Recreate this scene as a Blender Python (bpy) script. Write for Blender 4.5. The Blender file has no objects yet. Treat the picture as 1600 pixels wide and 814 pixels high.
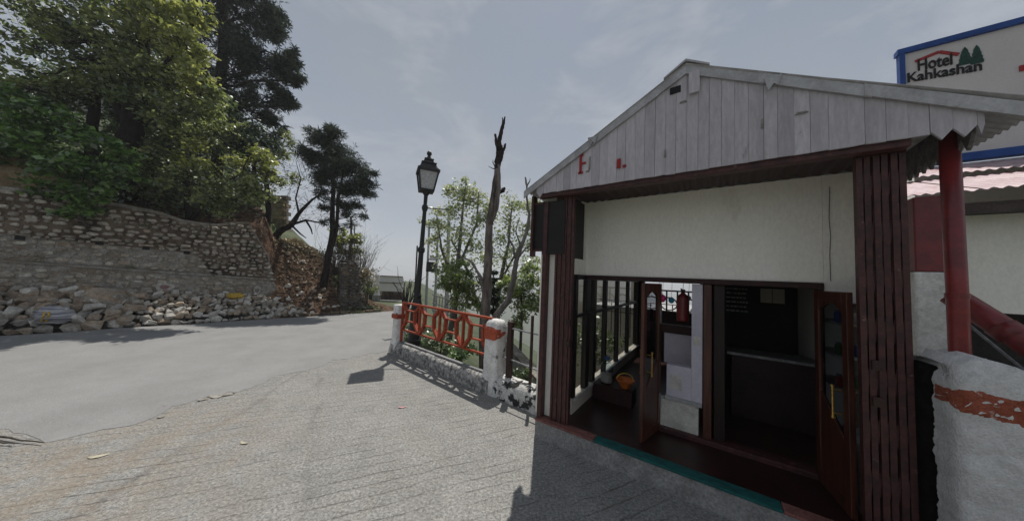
import bpy, bmesh, math, random
import numpy as np
from mathutils import Vector, noise
random.seed(7)
RNG = np.random.default_rng(11)
SC = bpy.context.scene
COL = SC.collection

# ------------------------------------------------------------------ camera, sky, sun
FOC, EYE = 440.0, 2.3                      # focal length in photo pixels (1600 wide), eye height in metres
PITCH, ROLL = math.radians(3.26), math.radians(2.48)
_f = np.array([0, math.cos(PITCH), math.sin(PITCH)])
_u0 = np.array([0, -math.sin(PITCH), math.cos(PITCH)])
_r0 = np.array([1.0, 0, 0])
CR = math.cos(ROLL) * _r0 + math.sin(ROLL) * _u0
CU = -math.sin(ROLL) * _r0 + math.cos(ROLL) * _u0
cam = bpy.data.cameras.new('camera')
cam.sensor_width = 36
cam.lens = 36 * FOC / 1600
cam.clip_start, cam.clip_end = 0.05, 6000
cam_ob = bpy.data.objects.new('camera', cam)
COL.objects.link(cam_ob)
from mathutils import Matrix
M = Matrix(((CR[0], CU[0], -_f[0], 0), (CR[1], CU[1], -_f[1], 0), (CR[2], CU[2], -_f[2], EYE), (0, 0, 0, 1)))
cam_ob.matrix_world = M
SC.camera = cam_ob

SUN_EL, SUN_AZ = math.radians(66), math.radians(7)
w = bpy.data.worlds.new('World')
SC.world = w
w.use_nodes = True
nt = w.node_tree
for n_ in list(nt.nodes): nt.nodes.remove(n_)
out = nt.nodes.new('ShaderNodeOutputWorld')
bg = nt.nodes.new('ShaderNodeBackground')
sky = nt.nodes.new('ShaderNodeTexSky')
sky.sky_type = 'NISHITA'
sky.sun_disc = False
sky.sun_elevation = SUN_EL
sky.sun_rotation = SUN_AZ
sky.altitude = 1800
sky.air_density = 1.0
sky.dust_density = 3.0
sky.ozone_density = 1.0
tc = nt.nodes.new('ShaderNodeTexCoord')
mp = nt.nodes.new('ShaderNodeMapping'); mp.inputs['Scale'].default_value = (1, 1, 2.2)
nz = nt.nodes.new('ShaderNodeTexNoise'); nz.inputs['Scale'].default_value = 1.6; nz.inputs['Detail'].default_value = 7; nz.inputs['Roughness'].default_value = .55
rp = nt.nodes.new('ShaderNodeValToRGB'); rp.color_ramp.elements[0].position = .35; rp.color_ramp.elements[1].position = .75
rp.color_ramp.elements[0].color = (.7, .7, .7, 1); rp.color_ramp.elements[1].color = (.95, .95, .95, 1)
mx = nt.nodes.new('ShaderNodeMixRGB'); mx.inputs[2].default_value = (3.5, 3.72, 4.02, 1)
sxyz = nt.nodes.new('ShaderNodeSeparateXYZ'); nt.links.new(tc.outputs['Generated'], sxyz.inputs[0])
gr = nt.nodes.new('ShaderNodeValToRGB'); gr.color_ramp.elements[0].position = 0.0; gr.color_ramp.elements[1].position = .75
gr.color_ramp.elements[0].color = (.92, .945, .98, 1); gr.color_ramp.elements[1].color = (.55, .62, .705, 1)
em_ = gr.color_ramp.elements.new(.3); em_.color = (.74, .79, .85, 1)
gm_ = nt.nodes.new('ShaderNodeVectorMath'); gm_.operation = 'SCALE'; gm_.inputs['Scale'].default_value = 5.3
nt.links.new(sxyz.outputs[2], gr.inputs[0]); nt.links.new(gr.outputs[0], gm_.inputs[0]); nt.links.new(gm_.outputs[0], mx.inputs[2])
nt.links.new(tc.outputs['Generated'], mp.inputs['Vector'])
nt.links.new(mp.outputs[0], nz.inputs['Vector'])
nt.links.new(nz.outputs['Fac'], rp.inputs[0])
nt.links.new(rp.outputs[0], mx.inputs[0])
nt.links.new(sky.outputs[0], mx.inputs[1])
# soft thin cloud patches
nz2 = nt.nodes.new('ShaderNodeTexNoise'); nz2.inputs['Scale'].default_value = 3.1; nz2.inputs['Detail'].default_value = 9; nz2.inputs['Roughness'].default_value = .6; nz2.inputs['Distortion'].default_value = .4
rp2 = nt.nodes.new('ShaderNodeValToRGB'); rp2.color_ramp.elements[0].position = .45; rp2.color_ramp.elements[1].position = .75
rp2.color_ramp.elements[0].color = (0, 0, 0, 1); rp2.color_ramp.elements[1].color = (.8, .8, .8, 1)
mx2 = nt.nodes.new('ShaderNodeMixRGB'); mx2.inputs[2].default_value = (5.2, 5.4, 5.8, 1)
nt.links.new(mp.outputs[0], nz2.inputs['Vector']); nt.links.new(nz2.outputs['Fac'], rp2.inputs[0]); nt.links.new(rp2.outputs[0], mx2.inputs[0])
nt.links.new(mx.outputs[0], mx2.inputs[1]); nt.links.new(mx2.outputs[0], bg.inputs[0])
bg.inputs[1].default_value = 0.085
nt.links.new(bg.outputs[0], out.inputs[0])

sun = bpy.data.lights.new('sun', 'SUN')
sun.energy = 3.6
sun.angle = math.radians(.5)
sun.color = (1, .955, .88)
sun_ob = bpy.data.objects.new('sun', sun)
COL.objects.link(sun_ob)
S_ = Vector((math.sin(SUN_AZ) * math.cos(SUN_EL), math.cos(SUN_AZ) * math.cos(SUN_EL), math.sin(SUN_EL)))
sun_ob.rotation_euler = S_.to_track_quat('Z', 'Y').to_euler()
sun_ob.location = (3, 10, 30)
SC.view_settings.view_transform = 'Standard'
SC.view_settings.look = 'None'
SC.view_settings.exposure = 0.22
SC.view_settings.gamma = 1.0
SC.view_settings.use_curve_mapping = False

# ------------------------------------------------------------------ measuring helpers
def at(px, py, Y):
    """World point at forward distance Y seen at photo pixel px, py."""
    d = CR * (px - 800) / FOC + CU * (407 - py) / FOC + _f
    return np.array([0, 0, EYE]) + d * Y / d[1]
def on_ground(px, py, z=0.0):
    d = CR * (px - 800) / FOC + CU * (407 - py) / FOC + _f
    return np.array([0, 0, EYE]) + d * (z - EYE) / d[2]
KA = np.array([0.43, 4.20, 0.0]); KU = np.array([.818, -.575, 0]); KV = np.array([.575, .818, 0])
def K(a, b, z): return KA + KU * a + KV * b + np.array([0, 0, z])
E0 = np.array([-14.36, 8.1, 0]); WD = np.array([.670, .742, 0]); WN = np.array([.742, -.670, 0])
def W(s, off, z): return E0 + WD * s + WN * off + np.array([0, 0, z])
def ident(a, b, c): return np.array([a, b, c], float)

# ------------------------------------------------------------------ materials
def mat(name, c1, c2=None, scale=6., rough=.85, bump=0., bscale=30., metal=0., rnd=0., c3=None, c3scale=2., c3lo=.5, c3hi=.6, stretch=(1, 1, 1), spec=.3, detail=6, bdist=.02, grain=.3, gscale=None):
    m = bpy.data.materials.new(name); m.use_nodes = True
    t = m.node_tree; L = t.links.new; N = t.nodes.new
    p = t.nodes['Principled BSDF']
    p.inputs['Roughness'].default_value = rough
    p.inputs['Metallic'].default_value = metal
    p.inputs['Specular IOR Level'].default_value = spec
    if c2 is None: c2 = tuple(x * .75 for x in c1)
    co = N('ShaderNodeTexCoord'); oi = N('ShaderNodeObjectInfo')
    mu = N('ShaderNodeVectorMath'); mu.operation = 'SCALE'; mu.inputs['Scale'].default_value = 37.0
    cb = N('ShaderNodeCombineXYZ')
    for k in range(3): L(oi.outputs['Random'], cb.inputs[k])
    L(cb.outputs[0], mu.inputs[0])
    ad = N('ShaderNodeVectorMath'); L(co.outputs['Object'], ad.inputs[0]); L(mu.outputs[0], ad.inputs[1])
    ma = N('ShaderNodeMapping'); ma.inputs['Scale'].default_value = stretch; L(ad.outputs[0], ma.inputs['Vector'])
    n1 = N('ShaderNodeTexNoise'); n1.inputs['Scale'].default_value = scale; n1.inputs['Detail'].default_value = detail; n1.inputs['Roughness'].default_value = .62
    L(ma.outputs[0], n1.inputs['Vector'])
    r1 = N('ShaderNodeValToRGB'); r1.color_ramp.elements[0].position = .38; r1.color_ramp.elements[1].position = .62
    r1.color_ramp.elements[0].color = (*c2, 1); r1.color_ramp.elements[1].color = (*c1, 1)
    L(n1.outputs['Fac'], r1.inputs[0]); col = r1.outputs[0]
    if c3:
        n3 = N('ShaderNodeTexNoise'); n3.inputs['Scale'].default_value = c3scale; n3.inputs['Detail'].default_value = 8; n3.inputs['Roughness'].default_value = .65
        L(ma.outputs[0], n3.inputs['Vector'])
        r3 = N('ShaderNodeValToRGB'); r3.color_ramp.elements[0].position = c3lo; r3.color_ramp.elements[1].position = c3hi
        L(n3.outputs['Fac'], r3.inputs[0])
        x3 = N('ShaderNodeMixRGB'); L(r3.outputs[0], x3.inputs[0]); L(col, x3.inputs[1]); x3.inputs[2].default_value = (*c3, 1); col = x3.outputs[0]
    if grain:
        ng = N('ShaderNodeTexNoise'); ng.inputs['Scale'].default_value = gscale or max(35., scale * 6); ng.inputs['Detail'].default_value = 4; ng.inputs['Roughness'].default_value = .7
        L(ma.outputs[0], ng.inputs['Vector'])
        mg = N('ShaderNodeMapRange'); mg.inputs[1].default_value = .36; mg.inputs[2].default_value = .64; mg.inputs[3].default_value = 1 - grain; mg.inputs[4].default_value = 1 + grain * .7
        L(ng.outputs['Fac'], mg.inputs[0])
        hg = N('ShaderNodeHueSaturation'); L(mg.outputs[0], hg.inputs['Value']); L(col, hg.inputs['Color']); col = hg.outputs[0]
    if rnd:
        mr = N('ShaderNodeMapRange'); mr.inputs[3].default_value = 1 - rnd; mr.inputs[4].default_value = 1 + rnd
        L(oi.outputs['Random'], mr.inputs[0])
        hs = N('ShaderNodeHueSaturation'); L(mr.outputs[0], hs.inputs['Value']); L(col, hs.inputs['Color']); col = hs.outputs[0]
    L(col, p.inputs['Base Color'])
    if bump:
        n2 = N('ShaderNodeTexNoise'); n2.inputs['Scale'].default_value = bscale; n2.inputs['Detail'].default_value = 8; n2.inputs['Roughness'].default_value = .6
        L(ma.outputs[0], n2.inputs['Vector'])
        b = N('ShaderNodeBump'); b.inputs['Strength'].default_value = bump; b.inputs['Distance'].default_value = bdist
        L(n2.outputs['Fac'], b.inputs['Height']); L(b.outputs[0], p.inputs['Normal'])
    return m

def leaf_mat(name, ca, cb_, trans=.45):
    m = bpy.data.materials.new(name); m.use_nodes = True
    t = m.node_tree; L = t.links.new; N = t.nodes.new
    t.nodes.remove(t.nodes['Principled BSDF'])
    o = t.nodes['Material Output']
    g = N('ShaderNodeNewGeometry'); co = N('ShaderNodeTexCoord')
    nz_ = N('ShaderNodeTexNoise'); nz_.inputs['Scale'].default_value = 1.4; nz_.inputs['Detail'].default_value = 3; L(co.outputs['Object'], nz_.inputs['Vector'])
    pw = N('ShaderNodeMath'); pw.operation = 'POWER'; pw.inputs[1].default_value = 1.5; L(g.outputs['Random Per Island'], pw.inputs[0])
    ad = N('ShaderNodeMath'); ad.operation = 'MULTIPLY_ADD'; ad.inputs[1].default_value = 1.6; ad.inputs[2].default_value = -.8; L(nz_.outputs['Fac'], ad.inputs[0])
    sm_ = N('ShaderNodeMath'); sm_.operation = 'ADD'; sm_.use_clamp = True; L(pw.outputs[0], sm_.inputs[0]); L(ad.outputs[0], sm_.inputs[1])
    r = N('ShaderNodeValToRGB'); r.color_ramp.elements[0].color = (*ca, 1); r.color_ramp.elements[1].color = (*cb_, 1)
    L(sm_.outputs[0], r.inputs[0])
    d = N('ShaderNodeBsdfDiffuse'); tr = N('ShaderNodeBsdfTranslucent'); mx_ = N('ShaderNodeMixShader'); mx_.inputs[0].default_value = trans
    L(r.outputs[0], d.inputs[0]); L(r.outputs[0], tr.inputs[0]); L(d.outputs[0], mx_.inputs[1]); L(tr.outputs[0], mx_.inputs[2])
    gl = N('ShaderNodeBsdfGlossy'); gl.inputs['Roughness'].default_value = .42; gl.inputs[0].default_value = (.9, .92, .9, 1)
    m2 = N('ShaderNodeMixShader'); m2.inputs[0].default_value = .1 if trans > .35 else .025
    L(mx_.outputs[0], m2.inputs[1]); L(gl.outputs[0], m2.inputs[2]); L(m2.outputs[0], o.inputs[0])
    return m

MT = {}
MT['asphalt'] = mat('asphalt', (.272, .271, .27), (.24, .239, .237), 1.2, .95, .5, 90, c3=(.215, .214, .212), c3scale=.7, c3lo=.5, c3hi=.85, spec=.15, grain=.2, gscale=75)
MT['soil'] = mat('soil', (.115, .068, .044), (.045, .028, .02), 3.5, .95, .9, 6, c3=(.22, .17, .12), c3scale=5, c3lo=.55, c3hi=.65, spec=.1, bdist=.1)
MT['mortar'] = mat('mortar', (.36, .345, .315), (.19, .175, .15), 4.5, .95, .8, 14, c3=(.21, .165, .12), c3scale=1.2, c3lo=.46, c3hi=.66, spec=.1, bdist=.05)
MT['mortar_dark'] = mat('mortar_dark', (.2, .155, .115), (.06, .047, .036), 2.2, .95, .8, 14, spec=.1, bdist=.05)
MT['wall_stone'] = mat('wall_stone', (.48, .44, .38), (.26, .23, .195), 9, .9, .6, 25, rnd=.34, c3=(.27, .19, .13), c3scale=2.5, c3lo=.55, c3hi=.7, spec=.15)
MT['wall_stone_plastered'] = mat('wall_stone_plastered', (.45, .425, .375), (.25, .225, .19), 7, .92, .7, 18, rnd=.2, c3=(.3, .225, .15), c3scale=1.6, c3lo=.48, c3hi=.66, spec=.12)
MT['rock_grey'] = mat('rock_grey', (.5, .465, .41), (.28, .258, .225), 6, .9, .7, 22, rnd=.25, spec=.2)
MT['rock_pale'] = mat('rock_pale', (.6, .57, .52), (.4, .375, .34), 6, .9, .6, 22, rnd=.18, spec=.2)
MT['rock_brown'] = mat('rock_brown', (.42, .335, .25), (.24, .18, .13), 5, .9, .7, 22, rnd=.22, c3=(.3, .28, .25), c3scale=3, spec=.2)
MT['rock_dark'] = mat('rock_dark', (.16, .15, .135), (.06, .055, .05), 6, .9, .7, 22, rnd=.3, spec=.15)
MT['scree'] = mat('scree', (.2, .135, .095), (.08, .055, .04), 9, .95, .5, 22)
MT['white_wash'] = mat('white_wash', (.84, .83, .81), (.64, .63, .61), 6, .9, .6, 25, c3=(.07, .068, .065), c3scale=4.5, c3lo=.6, c3hi=.66, spec=.15, grain=0.16)
MT['white_dirty'] = mat('white_dirty', (.5, .49, .47), (.16, .155, .15), 13, .9, .8, 25, c3=(.06, .058, .055), c3scale=7, c3lo=.5, c3hi=.7, spec=.15)
MT['roughcast'] = mat('roughcast', (.88, .87, .87), (.76, .75, .74), 14, .92, 1.0, 60, grain=.12, c3=(.5, .49, .47), c3scale=3.5, c3lo=.62, c3hi=.85, spec=.15, bdist=.03)
MT['old_wash'] = mat('old_wash', (.56, .53, .5), (.36, .34, .31), 14, .9, .5, 25, c3=(.25, .23, .2), c3scale=10, c3lo=.52, c3hi=.64)
MT['orange_wash'] = mat('orange_wash', (.46, .14, .085), (.34, .095, .055), 22, .9, 1.0, 60, c3=(.66, .56, .52), c3scale=24, c3lo=.61, c3hi=.7, spec=.15, bdist=.03)
MT['red_paint'] = mat('red_paint', (.46, .085, .032), (.3, .05, .022), 9, .6, .3, 40, c3=(.12, .04, .03), c3scale=9, c3lo=.52, c3hi=.66)
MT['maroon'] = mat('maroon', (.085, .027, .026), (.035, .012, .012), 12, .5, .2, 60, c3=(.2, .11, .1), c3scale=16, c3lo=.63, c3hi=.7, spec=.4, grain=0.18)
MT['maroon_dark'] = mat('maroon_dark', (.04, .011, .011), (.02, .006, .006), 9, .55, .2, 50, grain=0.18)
MT['pole_red'] = mat('pole_red', (.21, .022, .024), (.13, .015, .016), 5, .32, .1, 40, c3=(.1, .02, .02), c3scale=9, c3lo=.6, c3hi=.7, spec=.5, grain=0.12)
MT['board_white'] = mat('board_white', (.53, .495, .53), (.41, .382, .41), 2, .75, .25, 40, rnd=.06, c3=(.16, .145, .14), c3scale=12, c3lo=.64, c3hi=.76, stretch=(1, 1, .22), grain=0.12)
MT['board_shaded'] = mat('board_shaded', (.16, .14, .135), (.07, .06, .058), 8, .85)  # white boards in eave shadow: the shade is put into this colour
MT['roof_metal'] = mat('roof_metal', (.46, .45, .46), (.33, .32, .325), 4, .5, .15, 30, metal=.25, c3=(.16, .12, .1), c3scale=3, c3lo=.6, c3hi=.72, grain=0.12)
MT['roof_pink'] = mat('roof_pink', (.45, .36, .375), (.36, .26, .28), 3, .5, .15, 30, metal=.1, c3=(.26, .1, .1), c3scale=1.6, c3lo=.55, c3hi=.68, grain=0.1)
MT['cream'] = mat('cream', (.9, .87, .8), (.85, .82, .75), 1.8, .85, .15, 40, c3=(.58, .54, .47), c3scale=2.2, c3lo=.58, c3hi=.85, stretch=(1, 1, .45), grain=.06)
MT['beige'] = mat('beige', (.66, .59, .51), (.6, .54, .465), 1.3, .9, .15, 30, grain=0.06)
MT['lavender'] = mat('lavender', (.56, .53, .6), (.48, .45, .52), 3, .8, .2, 40, grain=0.06)
MT['tile_white'] = mat('tile_white', (.6, .58, .53), (.42, .4, .36), 6, .6, .2, 30, c3=(.25, .23, .2), c3scale=8, c3lo=.6, c3hi=.68, grain=0.12)
MT['wood_door'] = mat('wood_door', (.095, .028, .014), (.035, .011, .007), 4, .35, .15, 30, stretch=(6, 6, .6), spec=.45, grain=0.2)
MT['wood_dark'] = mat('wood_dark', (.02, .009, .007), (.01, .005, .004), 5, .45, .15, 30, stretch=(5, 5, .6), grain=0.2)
MT['black_frame'] = mat('black_frame', (.014, .011, .011), (.009, .008, .008), 6, .5)
MT['floor_red'] = mat('floor_red', (.035, .009, .008), (.016, .006, .005), 4, .35, .1, 20, spec=.4, grain=0.15)
MT['step_concrete'] = mat('step_concrete', (.34, .335, .33), (.24, .235, .23), 5, .95, .8, 50, c3=(.16, .155, .15), c3scale=3, c3lo=.62, c3hi=.72)
MT['nosing_brown'] = mat('nosing_brown', (.24, .1, .085), (.17, .07, .06), 12, .8, .4, 40)
MT['nosing_teal'] = mat('nosing_teal', (.01, .105, .1), (.007, .06, .058), 12, .7, .3, 40, grain=0.15)
MT['iron_black'] = mat('iron_black', (.016, .016, .018), (.01, .01, .011), 9, .5, .25, 40, spec=.4, grain=0.15)
MT['iron_brown'] = mat('iron_brown', (.06, .03, .025), (.03, .018, .016), 9, .6, .25, 40)
MT['blue_paint'] = mat('blue_paint', (.016, .07, .27), (.01, .045, .2), 5, .6, grain=0.08)
MT['sign_white'] = mat('sign_white', (.6, .57, .56), (.55, .52, .51), .9, .8, grain=0.05)
MT['black_paint'] = mat('black_paint', (.01, .01, .012), (.008, .008, .009), 8, .7, grain=0.1)
MT['letter_red'] = mat('letter_red', (.34, .02, .022), (.25, .016, .018), 8, .6, grain=0.1)
MT['green_paint'] = mat('green_paint', (.012, .07, .05), (.006, .03, .025), 22, .7)
MT['bark_dark'] = mat('bark_dark', (.075, .06, .048), (.03, .025, .02), 9, .95, .9, 20, stretch=(1, 1, .3), spec=.1, bdist=.04)
MT['bark_dead'] = mat('bark_dead', (.23, .2, .18), (.1, .083, .075), 7, .9, .9, 18, stretch=(1, 1, .22), spec=.15, bdist=.04, c3=(.045, .035, .03), c3scale=2.2, c3lo=.54, c3hi=.66)
MT['bark_black'] = mat('bark_black', (.04, .03, .027), (.017, .014, .013), 9, .95, .9, 18, stretch=(1, 1, .3), spec=.1, bdist=.04)
MT['bark_grey'] = mat('bark_grey', (.2, .19, .175), (.11, .1, .09), 7, .95, .7, 20, stretch=(1, 1, .3), spec=.1, bdist=.03)
MT['concrete'] = mat('concrete', (.42, .42, .42), (.33, .33, .33), 3, .9, .3, 30, grain=0.12)
MT['gate_white'] = mat('gate_white', (.92, .93, .95), (.87, .88, .9), 2, .8, grain=0.04)
MT['metal_grey'] = mat('metal_grey', (.3, .3, .31), (.2, .2, .21), 6, .5, metal=.5)
MT['brass'] = mat('brass', (.55, .36, .1), (.42, .27, .08), 9, .3, metal=.9)
MT['plastic_yellow'] = mat('plastic_yellow', (.6, .4, .05), (.4, .26, .05), 9, .6)
MT['cloth_stripe'] = mat('cloth_stripe', (.55, .55, .56), (.12, .12, .17), 3, .8, .4, 12, stretch=(.4, .4, 9))
MT['twig'] = mat('twig', (.1, .085, .07), (.05, .042, .035), 12, .9)
MT['stick_pale'] = mat('stick_pale', (.36, .31, .26), (.24, .2, .17), 9, .8)
MT['pink_paper'] = mat('pink_paper', (.62, .32, .34), (.5, .25, .27), 9, .8)
MT['peel'] = mat('peel', (.5, .47, .36), (.38, .34, .25), 9, .8)
MT['mesh_green'] = mat('mesh_green', (.04, .2, .19), (.02, .12, .12), 9, .8)
MT['grit'] = mat('grit', (.48, .46, .42), (.3, .285, .26), 30, .95, rnd=.3)
MT['valley'] = mat('valley', (.09, .105, .06), (.05, .065, .035), .4, .95)
MT['straw'] = mat('straw', (.36, .3, .19), (.24, .2, .12), 9, .9)
MT['water'] = None
def glass(name, col=(.8, .85, .85), rough=.04, alpha_mix=.75):
    m = bpy.data.materials.new(name); m.use_nodes = True
    t = m.node_tree; N = t.nodes.new; L = t.links.new
    t.nodes.remove(t.nodes['Principled BSDF'])
    tr = N('ShaderNodeBsdfTransparent'); tr.inputs[0].default_value = (*col, 1)
    gl = N('ShaderNodeBsdfGlossy'); gl.inputs['Roughness'].default_value = rough
    fr0 = N('ShaderNodeFresnel'); fr0.inputs['IOR'].default_value = 1.45
    ge = N('ShaderNodeNewGeometry'); iv = N('ShaderNodeMath'); iv.operation = 'SUBTRACT'; iv.inputs[0].default_value = 1; L(ge.outputs['Backfacing'], iv.inputs[1])
    fr = N('ShaderNodeMath'); fr.operation = 'MULTIPLY'; L(fr0.outputs[0], fr.inputs[0]); L(iv.outputs[0], fr.inputs[1])
    mx_ = N('ShaderNodeMixShader'); L(fr.outputs[0], mx_.inputs[0]); L(tr.outputs[0], mx_.inputs[1]); L(gl.outputs[0], mx_.inputs[2])
    L(mx_.outputs[0], t.nodes['Material Output'].inputs[0])
    return m
MT['glass_clear'] = glass('glass_clear', (.82, .82, .8))
MT['glass_door'] = glass('glass_door', (.6, .62, .65), .02)
MT['glass_frost'] = mat('glass_frost', (.5, .5, .5), (.34, .34, .35), 20, .5, grain=0.1)
MT['bottle'] = glass('bottle', (.75, .82, .85), .1)

LF = {}
LF['bright'] = leaf_mat('leaf_bright', (0.03, 0.08, 0.012), (0.24, 0.42, 0.08), 0.55)
LF['yellow'] = leaf_mat('leaf_yellow_sunlit', (0.09, 0.12, 0.02), (0.6, 0.62, 0.16), 0.6)  # yellow green foliage, also sunlight put into the colour of lit crown clumps
LF['olive'] = leaf_mat('leaf_olive', (0.035, 0.055, 0.014), (0.36, 0.42, 0.13), 0.55)
LF['mid'] = leaf_mat('leaf_mid', (0.025, 0.05, 0.014), (0.2, 0.27, 0.08), 0.5)
LF['dark'] = leaf_mat('leaf_dark', (0.014, 0.026, 0.017), (0.06, 0.085, 0.05), 0.3)
LF['needle'] = leaf_mat('leaf_needle', (0.016, 0.027, 0.019), (0.075, 0.095, 0.06), 0.3)
LF['fresh'] = leaf_mat('leaf_fresh', (0.2, 0.25, 0.09), (0.6, 0.64, 0.36), 0.55)
LF['grey'] = leaf_mat('leaf_grey_green', (.06, .07, .045), (.26, .27, .2), .4)
LF['fresh2'] = leaf_mat('leaf_fresh_green', (.08, .13, .03), (.46, .56, .16), .55)
LF['straw'] = leaf_mat('leaf_straw', (.16, .12, .06), (.3, .24, .13), .4)
LF['grass'] = leaf_mat('leaf_grass', (.05, .09, .02), (.14, .2, .05), .45)

# concrete forecourt with broom grooves, aggregate, tyre marks
TYRE_MARKS = [tuple(on_ground(170, 775)[:2]) + tuple(on_ground(380, 640)[:2]) + (.07, .9), tuple(on_ground(480, 780)[:2]) + tuple(on_ground(500, 600)[:2]) + (.07, .7), tuple(on_ground(60, 760)[:2]) + tuple(on_ground(330, 640)[:2]) + (.05, .5)]
GROOVE = -114
def forecourt_mat():
    m = mat('forecourt_concrete', (.325, .32, .306), (.27, .266, .254), 3.2, .95, 0, c3=(.29, .28, .262), c3scale=1.3, c3lo=.52, c3hi=.8, spec=.12, grain=0)
    t = m.node_tree; N = t.nodes.new; L = t.links.new
    p = t.nodes['Principled BSDF']
    base = p.inputs['Base Color'].links[0].from_socket
    co = N('ShaderNodeTexCoord')
    # fine aggregate speckle
    v = N('ShaderNodeTexNoise'); v.inputs['Scale'].default_value = 34; v.inputs['Detail'].default_value = 8; v.inputs['Roughness'].default_value = .85
    L(co.outputs['Object'], v.inputs['Vector'])
    vr = N('ShaderNodeValToRGB'); vr.color_ramp.elements[0].position = .36; vr.color_ramp.elements[1].position = .64
    vr.color_ramp.elements[0].color = (.4, .4, .4, 1); vr.color_ramp.elements[1].color = (1.3, 1.3, 1.3, 1)
    L(v.outputs['Fac'], vr.inputs[0])
    m1 = N('ShaderNodeMixRGB'); m1.blend_type = 'MULTIPLY'; m1.inputs[0].default_value = .8
    L(base, m1.inputs[1]); L(vr.outputs[0], m1.inputs[2])
    # grooves: wave bands, rotated to run across the ramp
    mp_ = N('ShaderNodeMapping'); mp_.inputs['Rotation'].default_value = (0, 0, math.radians(GROOVE))
    L(co.outputs['Object'], mp_.inputs['Vector'])
    wv = N('ShaderNodeTexWave'); wv.wave_type = 'BANDS'; wv.bands_direction = 'X'; wv.inputs['Scale'].default_value = 1.9
    wv.inputs['Distortion'].default_value = 3.5; wv.inputs['Detail'].default_value = 4; wv.inputs['Detail Scale'].default_value = .6; wv.inputs['Detail Roughness'].default_value = .65
    L(mp_.outputs[0], wv.inputs['Vector'])
    wr = N('ShaderNodeValToRGB'); wr.color_ramp.elements[0].position = .0; wr.color_ramp.elements[1].position = .05
    wr.color_ramp.elements[0].color = (1, 1, 1, 1); wr.color_ramp.elements[1].color = (0, 0, 0, 1)
    L(wv.outputs['Fac'], wr.inputs[0])
    mk = N('ShaderNodeTexNoise'); mk.inputs['Scale'].default_value = 1.1; mk.inputs['Detail'].default_value = 6; mk.inputs['Roughness'].default_value = .7
    L(co.outputs['Object'], mk.inputs['Vector'])
    mkr = N('ShaderNodeValToRGB'); mkr.color_ramp.elements[0].position = .4; mkr.color_ramp.elements[1].position = .7
    L(mk.outputs['Fac'], mkr.inputs[0])
    gm = N('ShaderNodeMath'); gm.operation = 'MULTIPLY'; L(wr.outputs[0], gm.inputs[0]); L(mkr.outputs[0], gm.inputs[1])
    m2 = N('ShaderNodeMixRGB'); m2.inputs[2].default_value = (.13, .12, .11, 1)
    gs = N('ShaderNodeMath'); gs.operation = 'MULTIPLY'; gs.inputs[1].default_value = .8; L(gm.outputs[0], gs.inputs[0])
    L(gs.outputs[0], m2.inputs[0]); L(m1.outputs[0], m2.inputs[1])
    last = m2.outputs[0]
    sx = N('ShaderNodeSeparateXYZ')
    wob = N('ShaderNodeTexNoise'); wob.inputs['Scale'].default_value = 1.3; wob.inputs['Detail'].default_value = 5; L(co.outputs['Object'], wob.inputs['Vector'])
    L(co.outputs['Object'], sx.inputs[0])
    for (ax, ay, bx, by, wd, st) in TYRE_MARKS:
        dx, dy = bx - ax, by - ay; ln = math.hypot(dx, dy); nx_, ny_ = -dy / ln, dx / ln
        e1 = N('ShaderNodeMath'); e1.operation = 'MULTIPLY'; e1.inputs[1].default_value = nx_; L(sx.outputs[0], e1.inputs[0])
        e2 = N('ShaderNodeMath'); e2.operation = 'MULTIPLY_ADD'; e2.inputs[1].default_value = ny_; L(sx.outputs[1], e2.inputs[0]); L(e1.outputs[0], e2.inputs[2])
        e3 = N('ShaderNodeMath'); e3.operation = 'MULTIPLY_ADD'; e3.inputs[1].default_value = .35; e3.inputs[2].default_value = -.175 - (ax * nx_ + ay * ny_); L(wob.outputs['Fac'], e3.inputs[0])
        e4 = N('ShaderNodeMath'); e4.operation = 'ADD'; L(e2.outputs[0], e4.inputs[0]); L(e3.outputs[0], e4.inputs[1])
        e5 = N('ShaderNodeMath'); e5.operation = 'ABSOLUTE'; L(e4.outputs[0], e5.inputs[0])
        e6 = N('ShaderNodeMapRange'); e6.inputs[1].default_value = 0; e6.inputs[2].default_value = wd; e6.inputs[3].default_value = st; e6.inputs[4].default_value = 0; L(e5.outputs[0], e6.inputs[0])
        e7 = N('ShaderNodeMath'); e7.operation = 'MULTIPLY'; L(e6.outputs[0], e7.inputs[0]); L(mkr.outputs[0], e7.inputs[1])
        m4 = N('ShaderNodeMixRGB'); m4.inputs[2].default_value = (.13, .125, .12, 1); L(e7.outputs[0], m4.inputs[0]); L(last, m4.inputs[1]); last = m4.outputs[0]
    so = N('ShaderNodeVectorMath'); so.operation = 'DISTANCE'; so.inputs[1].default_value = tuple(on_ground(40, 760)); L(co.outputs['Object'], so.inputs[0])
    so2 = N('ShaderNodeMapRange'); so2.inputs[1].default_value = .5; so2.inputs[2].default_value = 2.6; so2.inputs[3].default_value = .7; so2.inputs[4].default_value = 0; L(so.outputs['Value'], so2.inputs[0])
    so3 = N('ShaderNodeTexNoise'); so3.inputs['Scale'].default_value = 2.6; so3.inputs['Detail'].default_value = 8; so3.inputs['Roughness'].default_value = .7; L(co.outputs['Object'], so3.inputs['Vector'])
    so4 = N('ShaderNodeMapRange'); so4.inputs[1].default_value = .42; so4.inputs[2].default_value = .6; L(so3.outputs['Fac'], so4.inputs[0])
    so5 = N('ShaderNodeMath'); so5.operation = 'MULTIPLY'; L(so2.outputs[0], so5.inputs[0]); L(so4.outputs[0], so5.inputs[1])
    m6 = N('ShaderNodeMixRGB'); m6.inputs[2].default_value = (.27, .225, .175, 1); L(so5.outputs[0], m6.inputs[0]); L(last, m6.inputs[1]); last = m6.outputs[0]
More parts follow.
